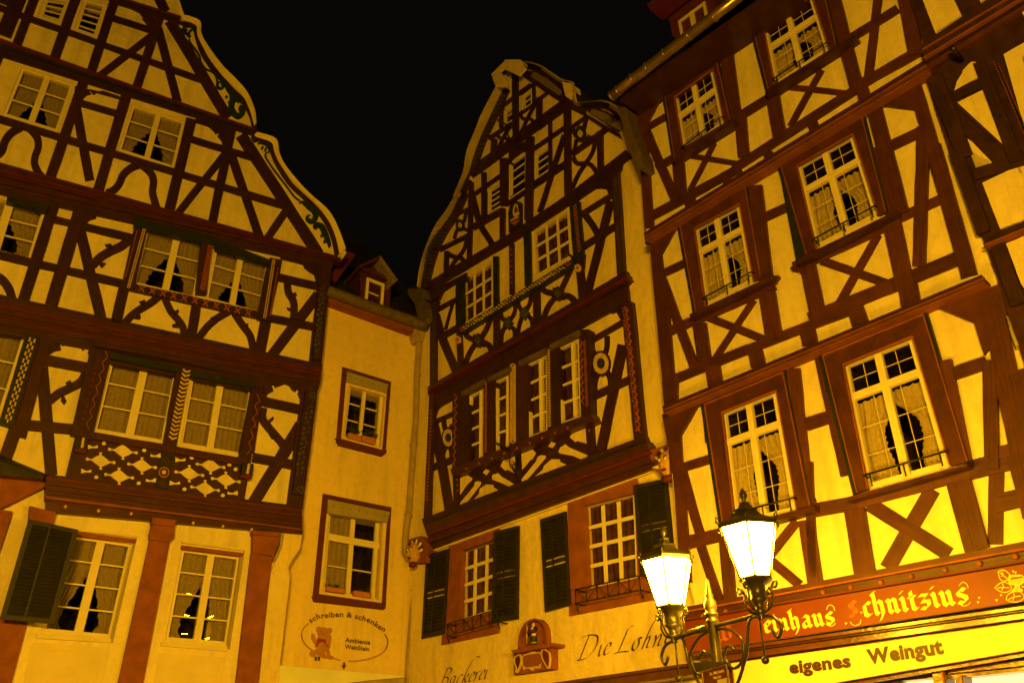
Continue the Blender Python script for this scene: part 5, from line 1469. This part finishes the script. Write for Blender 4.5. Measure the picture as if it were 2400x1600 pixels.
# vine leaves and drinking cup drawn in gold outline
for a in ('W2065,180 2110,165 2150,175 2195,215 2200,260 2165,275 2120,285 2085,255 2065,180', 'W2030,360 2065,325 2110,300 2165,305 2215,350 2200,385 2150,410 2090,400 2030,360', 'W2155,490 2170,440 2220,410 2290,400 2340,430 2350,470 2300,510 2220,515 2155,490',
          'W2080,190 2130,230 2180,265', 'W2060,360 2120,355 2190,360', 'W2180,490 2240,460 2320,450', 'W2105,180 2120,215 2100,235', 'W2110,310 2125,350 2105,385', 'W2235,420 2245,455 2225,500'): wst(a, 8, 'sign_gold')
k.prism(W.pts(PX('W2185,275 2335,250 2345,300 2300,325 2310,375 2345,395 2200,415 2235,370 2250,330 2205,320'), .165), -W.n * .004, 'yellow')
for a in ('W2190,225 2260,220 2330,225 2345,260 2340,300 2300,325 2210,320 2185,285 2190,225', 'W2210,240 2320,228', 'W2345,290 2365,320 2350,350 2325,340', 'W2250,325 2262,360 2220,400 2330,392 2300,360 2300,325'): wst(a, 10, 'sign_gold')
k.build('vine_emblem', o, kind='stuff')
q = [tp('V', 1150, 1205), (2530, 1439), (2530, 1500.7), tp('V', 1290, 1590)]
o = signobj('estate_sign', 'long cream board with bold brown lettering, under the red board and cornice', q, .27, .06, 'signlight')
it, wd = bletters('eigenes', .05, 1.06); each(W, o, it, (1851.5, 1577), (1995.5, 1560.5), (1848.5, 1555), .545, wd, 'signbrown', .274)
it, wd = bletters('Weingut', .05, 1.06); each(W, o, it, (2038, 1554), (2213, 1529), (2032, 1520.5), .73, wd, 'signbrown', .274)
# teddy sign painted on the yellow house; photo crop (690,1420) x 8.713
W = WN
Z = lambda x, y: (690 + x / 8.713, 1420 + y / 8.713)
o = thing('painted_shop_sign', 'painted oval with waving teddy bear and arched dark lettering, on the yellow house', 'sign', W.pt(Z(1000, 1100), .01))
k = MB()
arc = crom([Z(*p) for p in ((330, 345), (420, 290), (520, 245), (640, 235), (760, 222), (880, 215), (1010, 215), (1130, 228), (1260, 252), (1390, 290), (1500, 325), (1620, 395), (1720, 460), (1830, 525))], 4)
cum = [0]
for a, b in zip(arc, arc[1:]): cum.append(cum[-1] + math.hypot(b[0] - a[0], b[1] - a[1]))
txt = 'schreiben & schenken'; lets, tw = bletters(txt, .026, 1.08)
for v, f in lets:
    mid_ = (min(a for a, b in v) + max(a for a, b in v)) / 2; s = mid_ / tw * cum[-1]
    j = min(max(t for t in range(len(cum)) if cum[t] <= s), len(arc) - 2); u = (s - cum[j]) / (cum[j + 1] - cum[j])
    P = px_lerp(arc[j], arc[j + 1], u); dx, dy = arc[j + 1][0] - arc[j][0], arc[j + 1][1] - arc[j][1]; l = math.hypot(dx, dy); dx /= l; dy /= l
    sc_ = cum[-1] / tw; hs = 17.5; k = MB()
    k.add([W.pt((P[0] + dx * (a - mid_) * sc_ + dy * b * hs, P[1] + dy * (a - mid_) * sc_ - dx * b * hs), .006) for a, b in v], f, 'ink'); k.build('letter', o)
for body, a, b, up_ in (('Ambiente', (1040, 725), (1545, 780), (1048, 632)), ('WeinStein', (1030, 862), (1525, 912), (1038, 770))):
    it, wd = bletters(body, .030, 1.04); each(W, o, it, Z(*a), Z(*b), Z(*up_), .73, wd, 'ink', .006)
k = MB()
def zst(pts, w, m, d=.006): W.strip([Z(*p) for p in pts], w / 8.713, d, m, .004, mb=k)
zst([(285, 350), (210, 420), (155, 520), (150, 620), (190, 730), (270, 830), (370, 900)], 26, 'bear'); zst([(150, 560), (160, 650), (215, 760), (300, 845), (380, 890)], 9, 'ink', .009)
zst([(1845, 565), (1890, 650), (1910, 740), (1870, 870), (1760, 975), (1600, 1050), (1400, 1100), (1200, 1120), (1100, 1115)], 30, 'bear'); zst([(790, 1050), (860, 1080), (945, 1100)], 26, 'bear'); zst([(1845, 570), (1900, 660), (1905, 740), (1860, 860)], 8, 'ink', .009)
k.build('oval_line', o)
k = MB(); k.prism(W.pts([Z(*p) for p in ((1000, 1140), (1035, 1140), (1035, 1200), (1065, 1195), (1008, 1290), (960, 1190), (998, 1205))], .006), -W.n * .004, 'ink'); k.build('arrow', o)
k = MB()
def el(cx, cy, rx, ry, m, d, rot=0):
    c, s = math.cos(rot), math.sin(rot)
    k.prism(W.pts([Z(cx + rx * math.cos(a) * c - ry * math.sin(a) * s, cy + rx * math.cos(a) * s + ry * math.sin(a) * c) for a in [i * math.pi / 10 for i in range(20)]], d), -W.n * .003, m)
el(500, 470, 60, 62, 'bear', .006); el(715, 495, 62, 58, 'bear', .0062); el(600, 545, 135, 120, 'bear', .0075); el(385, 640, 42, 95, 'bear', .0065, -.15); el(430, 720, 50, 70, 'bear', .0068, -.5)
el(590, 790, 150, 150, 'bear', .0072); el(700, 690, 55, 130, 'bear', .0085, .15); el(370, 965, 62, 72, 'bear', .0078); el(560, 930, 160, 90, 'bear', .0074); el(730, 1040, 70, 48, 'bear', .0079, .2); el(630, 1010, 100, 60, 'bear', .0081)
el(560, 570, 55, 40, 'terracotta', .009); el(575, 555, 10, 8, 'ink', .0105); el(530, 515, 9, 10, 'ink', .0105); el(640, 525, 9, 10, 'ink', .0105)
k.build('teddy_bear', o)
k = MB()
def zp(pts, m, d): k.prism(W.pts([Z(*p) for p in pts], d), -W.n * .003, m)
zp([(475, 625), (560, 670), (645, 670), (640, 760), (565, 725), (460, 745)], 'bow', .012); zp([(460, 745), (520, 740), (450, 830), (415, 822)], 'bow', .0115); zp([(640, 760), (715, 830), (690, 845), (600, 740)], 'bow', .0115); k.build('bow', o)
k = MB(); zp([(405, 1000), (535, 1000), (520, 1105), (420, 1110)], 'ink', .012); zp([(462, 985), (480, 985), (478, 1105), (462, 1108)], 'yellow', .0135); zp([(405, 1005), (535, 1000), (535, 1022), (405, 1025)], 'yellow', .0134); zp([(545, 950), (725, 890), (730, 990), (560, 1050)], 'terracotta', .0118); zp([(620, 925), (640, 918), (668, 1005), (650, 1012)], 'yellow', .0132); k.build('gifts', o)
# hand-lettered names on the middle house
W = WC
SCR = {'B': ([[(.25, 1.9), (.15, 1.0), (.0, .0)], [(-.15, 1.75), (.2, 1.95), (.75, 1.85), (.8, 1.45), (.5, 1.1), (.15, 1.02)], [(.15, 1.02), (.65, .95), (.8, .5), (.5, .08), (.05, .0), (-.2, .1)]], 1.05),
 'a': ([[(.55, .85), (.3, .98), (.1, .6), (.15, .1), (.35, .08), (.55, .5)], [(.6, .95), (.55, .4), (.6, .05), (.8, .2)]], .85), ':': ([[(.2, 1.28), (.25, 1.3)], [(.5, 1.28), (.55, 1.3)]], 0),
 'c': ([[(.55, .85), (.35, .98), (.12, .6), (.15, .12), (.4, .05), (.62, .25)]], .66), 'k': ([[(.1, .0), (.2, 1.0), (.5, 2.1), (.9, 2.5), (1.25, 2.45)], [(.2, .45), (.5, .85), (.6, .95), (.55, .6), (.2, .5)], [(.25, .5), (.5, .1), (.75, .15)]], .75),
 'e': ([[(.12, .45), (.5, .65), (.5, .95), (.3, .95), (.12, .5), (.2, .08), (.6, .2)]], .62), 'r': ([[(.1, .95), (.18, .5), (.12, .0)], [(.16, .55), (.35, .92), (.55, .92)]], .55),
 'i': ([[(.15, .95), (.12, .3), (.2, .04), (.4, .2)], [(.28, 1.32), (.34, 1.38)]], .42), 'D': ([[(.3, 1.9), (.15, 1.0), (.0, .0)], [(-.25, 1.85), (.3, 1.95), (1.05, 1.7), (1.15, .9), (.7, .15), (.1, .0), (-.2, .05)]], 1.45),
 'L': ([[(.9, 2.0), (.5, 1.85), (.35, 1.2), (.15, .2), (-.1, .02)], [(-.15, .05), (.4, .08), (.95, .0)]], 1.1), 'o': ([[(.4, .95), (.15, .7), (.1, .2), (.35, .02), (.55, .4), (.45, .95), (.7, .85)]], .75),
 'h': ([[(.75, 2.3), (.4, 1.4), (.15, .0)], [(.2, .45), (.45, .92), (.55, .7), (.48, .1), (.7, .1)]], .85), 'n': ([[(.12, .9), (.2, .5), (.12, .0)], [(.18, .45), (.45, .92), (.55, .7), (.48, .1), (.7, .1)]], .85),
 "'": ([[(.3, 1.9), (.15, 1.5)]], .25), 's': ([[(.5, .9), (.3, .95), (.2, .7), (.45, .4), (.4, .05), (.1, .1)]], .6)}
def script(words, gap=.55):
    out = []; x = 0
    for ch in words:
        if ch == ' ': x += gap; continue
        s, adv = SCR[ch]; v, f = pen(s, .15, 35, 5); out.append(([(a + x + .28 * b, b) for a, b in v], f))
        if ch != ':': x += adv
    return out, x
def painted(label, text, p0, p1, pu, cat='wall lettering'):
    it, wd = script(text); o = thing('painted_wall_sign', label, cat, W.pt(p0, .006)); each(W, o, it, p0, p1, pu, 1.0, wd, 'ink', .006)
painted('slanted dark script word painted under the left green shuttered window', 'B:ackerei', (1030, 1611), (1141, 1590), (1032, 1589))
painted('large slanted script painted under the right green shuttered window, partly behind the lamp', "Die Lohner's", (1358, 1546), (1620, 1500), (1358, 1518))
# carved wall shrine
Z2 = lambda x, y: (1150 + x / 9.8, 1420 + y / 9.8)
o = thing('wall_shrine', 'arched red stone niche with small saint on a bracket with two shields', 'shrine', W.pt(Z2(950, 900), .02))
k = MB(); ps = [(620, 970), (622, 820), (640, 680), (690, 520), (770, 400), (880, 305), (1010, 275), (1120, 300), (1210, 390), (1265, 520), (1285, 680), (1290, 850)]
k.prism(W.pts([Z2(*p) for p in ps], .03), -W.n * .05, 'stone'); k.build('niche_back', o)
cxy = (955, 700); outer = ps; inn = [(p[0] + (cxy[0] - p[0]) * .10, p[1] + (cxy[1] - p[1]) * .10) for p in ps]
k = MB()
for i in range(len(ps) - 1): k.prism(W.pts([Z2(*outer[i]), Z2(*outer[i + 1]), Z2(*inn[i + 1]), Z2(*inn[i])], .12), -W.n * .1, 'stone')
k.build('niche_arch', o)
k = MB(); k.prism(W.pts([Z2(*p) for p in ((460, 1010), (620, 975), (1300, 850), (1435, 835), (1425, 885), (1390, 925), (520, 1085))], .26), -W.n * .26, 'stone'); k.build('shelf', o)
k = MB(); k.prism(W.pts([Z2(*p) for p in ((520, 1085), (1400, 920), (1400, 1440), (530, 1560))], .14), -W.n * .15, 'stone'); k.build('bracket_block', o)
k = MB(); k.prism(W.pts([Z2(*p) for p in ((725, 1150), (760, 1110), (900, 1060), (960, 1010), (1020, 1050), (1120, 1050), (1155, 1130), (1150, 1270), (1120, 1350), (1130, 1420), (1080, 1430), (1000, 1410), (950, 1480), (880, 1420), (780, 1440), (740, 1460), (720, 1340))], .165), -W.n * .03, 'yellow')
k.prism(W.pts([Z2(*p) for p in ((740, 1160), (800, 1120), (1080, 1075), (1140, 1130), (1140, 1270), (1080, 1360), (800, 1400), (745, 1340))], .185), -W.n * .03, 'stone'); k.build('cartouche', o)
for ps_, c in ((((565, 1150), (600, 1140), (650, 1105), (690, 1200), (680, 1310), (620, 1470), (570, 1510), (585, 1420), (540, 1290), (540, 1200)), 'ink'), (((1160, 1040), (1210, 970), (1270, 1020), (1330, 1060), (1350, 1180), (1340, 1330), (1310, 1420), (1240, 1310), (1170, 1170)), 'red')):
    k = MB(); k.prism(W.pts([Z2(*p) for p in ps_], .185), -W.n * .04, c); sh = k.build('shield', o)
    W.strip([Z2(*p) for p in ps_] + [Z2(*ps_[0])], 2.4, .195, 'yellow', .03).build('shield_rim', sh)
# the saint: one continuous carved figure with robe, arms and head
k = MB(); b = W.pt(Z2(990, 845), .15); e = Vector((0, 0, 1)); hgt = (W.pt(Z2(960, 380), .15) - b).z
prof = [(0, .40), (.04, .42), (.2, .36), (.4, .33), (.55, .36), (.70, .40), (.78, .30), (.81, .12), (.84, .14), (.88, .22), (.93, .23), (.98, .15), (1.0, .01)]
k.lathe(b, [(r * hgt * .42, z * hgt) for z, r in prof], 'statue', 14)
for v in k.v: v -= W.n * ((v - b).dot(W.n)) * .25
fig = k.build('saint_figure', o)
k = MB(); c = b + e * hgt * .5 + W.n * .06
k.lathe(b + e * .01, [(hgt * .185, 0), (hgt * .175, hgt * .15), (hgt * .16, hgt * .3)], 'leaf', 14)
for s in (-1, 1): k.tube([b + e * hgt * .72 + W.d * s * hgt * .15, b + e * hgt * .55 + W.d * s * hgt * .19 + W.n * .04, b + e * hgt * .5 + W.d * s * hgt * .05 + W.n * .10], [.032, .03, .018], 'ink', 8)
k.build('robe', fig)
k = MB(); k.tube([b + W.d * hgt * .26 + W.n * .07, b + W.d * hgt * .22 + W.n * .07 + e * hgt * .9], .008, 'gold', 6); k.build('staff', fig)
# awning rail over the bakery front
o = None
k = MB(); q = [tp('M', 1240, 1575), tp('V', 845, 1180), tp('V', 850, 1312), tp('V', 0, 1420), tp('M', 1240, 1720)]
k.prism(W.pts([tp('M', 1240, 1580), tp('V', 845, 1178), tp('V', 850, 1210), tp('M', 1240, 1612)], .36), -W.n * .36, 'shopwood'); k.prism(W.pts([tp('M', 1240, 1612), tp('V', 850, 1210), tp('V', 852, 1312), tp('M', 1240, 1700)], .30), -W.n * .3, 'shopwood')
o = k.build('shop_fascia', None, origin=footprint(W, (1450, 1580)) + Vector((0, 0, 3.2))); tag(o, 'brown wooden fascia along the foot of the middle house, beside the lamp post', 'fascia')
# wrought-iron hanging arm
o = thing('sign_bracket', 'empty black wrought iron scroll bracket hanging below the oriel of the middle house', 'bracket', W.pt(tp('K', 1030, 1280), .1))
k = MB(); k.tube(W.pts(PX('K1035,1060 1035,1180 1030,1290'), .1), .018, 'iron', 7); k.build('wall_bar', o)
k = MB(); a = W.pt(tp('K', 1000, 1035), .12); b2 = W.pt(tp('K', 835, 935), .5); k.tube([a, a.lerp(b2, .5) + Vector((0, 0, .03)), b2], .018, 'iron', 7); k.build('arm', o)
k = MB()
for l in ('K975,1060 955,1090 970,1140 1000,1165 1010,1200', 'K910,1050 930,1080 955,1060 950,1040', 'K985,1100 1005,1120 990,1140 975,1120', 'K1030,1230 1000,1190 985,1160', 'K835,940 870,935 905,960 940,985'): k.tube(W.pts(crom(PX(l), 4), .18), .011, 'iron', 6)
k.build('scrollwork', o)

# ================================================================== STREET LAMP WITH TWO LANTERNS
def lantern(parent, c, mglass, turn, seed=0, R=.235, H=.40):
    """c is the middle of the glass foot; six glass sides, pagoda roof, finial, basket of scrolls below"""
    r0 = .125; e = Vector((0, 0, 1)); a = [turn + k * math.pi / 3 for k in range(6)]
    T = [c + Vector((R * math.cos(x), R * math.sin(x), H)) for x in a]; B = [c + Vector((r0 * math.cos(x), r0 * math.sin(x), 0)) for x in a]
    k = MB()
    for i in range(6): k.tube([B[i], T[i]], .0075, 'lampiron', 6); k.tube([T[i], T[(i + 1) % 6]], .012, 'lampiron', 6); k.tube([B[i], B[(i + 1) % 6]], .012, 'lampiron', 6)
    fr = k.build('lantern', parent)
    for i in range(6):
        j = (i + 1) % 6; m_ = .0
        k = MB(); k.add([B[i].lerp(B[j], .03), B[i].lerp(B[j], .97), T[i].lerp(T[j], .97) - e * .012, T[i].lerp(T[j], .03) - e * .012], [(0, 1, 2, 3)], mglass); k.build('glass_pane', fr)
    k = MB(); t = c + e * H
    k.lathe(t, [(R * 1.07, -.015), (R * 1.10, .012), (R * .98, .03), (R * .62, .075), (R * .40, .12), (R * .46, .125), (R * .46, .138), (R * .27, .155), (R * .18, .19), (R * .21, .20), (R * .09, .21)], 'lampiron', 6, turn, False)
    k.lathe(t, [(R * 1.04, -.014), (.001, -.010)], 'lampiron', 6, turn, False)
    k.build('lantern_roof', fr)
    k = MB(); k.lathe(t + e * .205, [(.012, 0), (.018, .012), (.012, .02), (.028, .04), (.033, .062), (.022, .09), (.006, .118), (.001, .124)], 'lampiron', 12); k.build('finial', fr)
    k = MB()
    for i in range(6):
        u = Vector((math.cos(a[i]), math.sin(a[i]), 0)); p = T[i]
        k.tube([p + e * .005, p + u * .035 + e * .03, p + u * .03 + e * .07, p + u * .008 + e * .055, p + u * .012 + e * .03], [.008, .009, .007, .006, .004], 'lampiron', 6)
    k.build('cresting', fr)
    k = MB()
    k.lathe(c, [(.128, -.004), (.10, -.03), (.065, -.045), (.058, -.14), (.07, -.15), (.045, -.175), (.03, -.22), (.045, -.23), (.03, -.25), (.03, -.29)], 'lampiron', 12)
    k.lathe(c, [(.124, -.002), (.001, -.001)], 'lampiron', 6, turn, False)
    k.build('lamp_holder', fr)
    k = MB()
    for i in range(4):
        u = Vector((math.cos(turn + .5 + i * math.pi / 2), math.sin(turn + .5 + i * math.pi / 2), 0))
        pth = [(.03, -.25), (.09, -.225), (.125, -.165), (.12, -.11), (.13, -.07), (.16, -.035), (.175, -.06), (.155, -.085), (.135, -.07)]
        k.tube(crom3([c + u * r + e * z for r, z in pth]), .0095, 'lampiron', 6)
    k.build('scroll_basket', fr)
def crom3(p, n=4):
    out = []; q = [p[0]] + list(p) + [p[-1]]
    for i in range(1, len(q) - 2):
        a, b, c, d = q[i - 1:i + 3]
        for k in range(n):
            t = k / n; out.append(0.5 * ((2 * b) + (c - a) * t + (2 * a - 5 * b + 4 * c - d) * t * t + (3 * b - a - 3 * c + d) * t ** 3))
    return out + [q[-2]]
def lamp(loc, A, B, zb, mglass, label, sign=True, turn=.23):
    """post at loc, lantern feet above A and B (x, y) at height zb"""
    loc = Vector(loc); o = thing('street_lamp', label, 'street lamp', loc); e = Vector((0, 0, 1))
    arm = (Vector((B[0], B[1], 0)) - Vector((A[0], A[1], 0))).normalized(); za = zb - .25
    k = MB(); k.lathe(loc, [(.20, 0), (.20, .25), (.15, .32), (.13, .6), (.085, .75), (.07, .9), (.062, za - .55), (.075, za - .54), (.075, za - .50), (.058, za - .48), (.044, za - .25), (.044, za + .02), (.052, za + .03), (.052, za + .045), (.044, za + .055), (.044, za + .075), (.056, za + .085), (.056, za + .10), (.040, za + .11), (.048, za + .135), (.052, za + .165), (.043, za + .20), (.028, za + .225), (.036, za + .235), (.026, za + .26), (.013, za + .36), (.001, za + .38)], 'lampiron', 22); post = k.build('post', o)
    cA, cB = Vector((A[0], A[1], zb)), Vector((B[0], B[1], zb)); P = loc + e * za
    k = MB(); k.tube([Vector((A[0], A[1], za - .01)), P + e * 0, Vector((B[0], B[1], za - .01))], .018, 'lampiron', 8); k.tube([P - arm * .32, P - arm * .06, ], .028, 'lampiron', 8); k.build('cross_arm', o)
    for s, c in ((-1, cA), (1, cB)):
        u = arm * s; k = MB(); L = (Vector((c.x, c.y, 0)) - Vector((loc.x, loc.y, 0))).length
        # long brace from the post to under the lantern, ending in a scroll and a hanging ball
        k.tube(crom3([P + u * .07 - e * .50, P + u * .20 - e * .46, P + u * .36 - e * .25, P + u * (L - .13) - e * .03, P + u * (L + .02) - e * .03, P + u * (L + .13) - e * .05, P + u * (L + .20) - e * .13, P + u * (L + .15) - e * .20, P + u * (L + .10) - e * .14]), .0135, 'lampiron', 8)
        k.tube([P + u * (L - .02) - e * .03, P + u * (L - .02) - e * .30], .008, 'lampiron', 7); k.ball(P + u * (L - .02) - e * .33, .030, 'lampiron', 12, 9)
        k.tube(crom3([P + u * .05 - e * .03, P + u * .20 - e * .06, P + u * .33 - e * .16, P + u * .30 - e * .30, P + u * .18 - e * .34, P + u * .10 - e * .25, P + u * .15 - e * .17, P + u * .22 - e * .21]), .0125, 'lampiron', 8)
        k.build('scroll_brace', o)
        lantern(o, c, mglass, turn)
    k = MB(); k.lathe(loc + e * (za - .56), [(.07, -.02), (.11, 0), (.11, .03), (.07, .05)], 'lampiron', 8); k.build('post_collar', o)
    return o
A_, B_ = (1.354, 7.51), (1.842, 6.50); zb = 3.09
pl = ((A_[0] + B_[0]) / 2 - .01, (A_[1] + B_[1]) / 2 + .01, 0)
lamp(pl, A_, B_, zb, 'lamp_glass', 'cast iron street lamp with two brightly lit six-sided lanterns, before the wine house')
lamp((-.6, -5.4, 0), (-1.15, -5.5), (-.05, -5.3), zb + .3, 'added_lamp_glass', 'cast iron twin-lantern street lamp added unseen behind the camera to light the far houses')  # added lamp, never in view, far brighter so it lights the distant fronts
# small street-name plates clamped below the collar
o = thing('street_name_sign', 'dark street name plates on the lamp post, below its scrolls', 'sign', Vector((pl[0], pl[1], 2.1)))
Wp = Wall(-830, Vector((pl[0], pl[1], 0)) + WR.n * .09)
for nm, q, d in (('plate', 'V915,1290 1180,1205 1210,1430 930,1500', .0), ('plate', 'V1190,1215 1245,1240 1272,1450 1225,1450', -.12)):
    k = MB(); k.prism(Wp.pts(PX(q), d), -Wp.n * .02, 'shopwood'); pb = k.build(nm, o)
    a = PX(q); W.strip
    k = MB()
    for j in (3, 0, 1): Wp.strip([a[j], a[(j + 1) % 4]], 1.6, d + .006, 'copper', .01, mb=k, n=2)
    k.build('plate_rim', pb)
    if d == 0:
        it, wd = bletters('St. Michaels', 0.01, 1.0); each(Wp, pb, it, tp('V', 1005, 1325), tp('V', 1165, 1285), tp('V', 1000, 1290), .73, wd, 'yellow', .004)
        it, wd = bletters('Markt', 0.01, 1.0); each(Wp, pb, it, tp('V', 1045, 1370), tp('V', 1130, 1348), tp('V', 1042, 1338), .73, wd, 'yellow', .004)
        k = MB(); k.prism(Wp.pts(PX('V1085,1375 1190,1350 1195,1430 1090,1430'), .006), -Wp.n * .004, 'grey'); k.build('label', pb)
k = MB(); k.prism(Wp.pts(PX('V820,1180 1200,1175 1195,1215 1150,1210 925,1275 850,1290'), -.02), -Wp.n * .05, 'lampiron'); k.build('clamp', o)
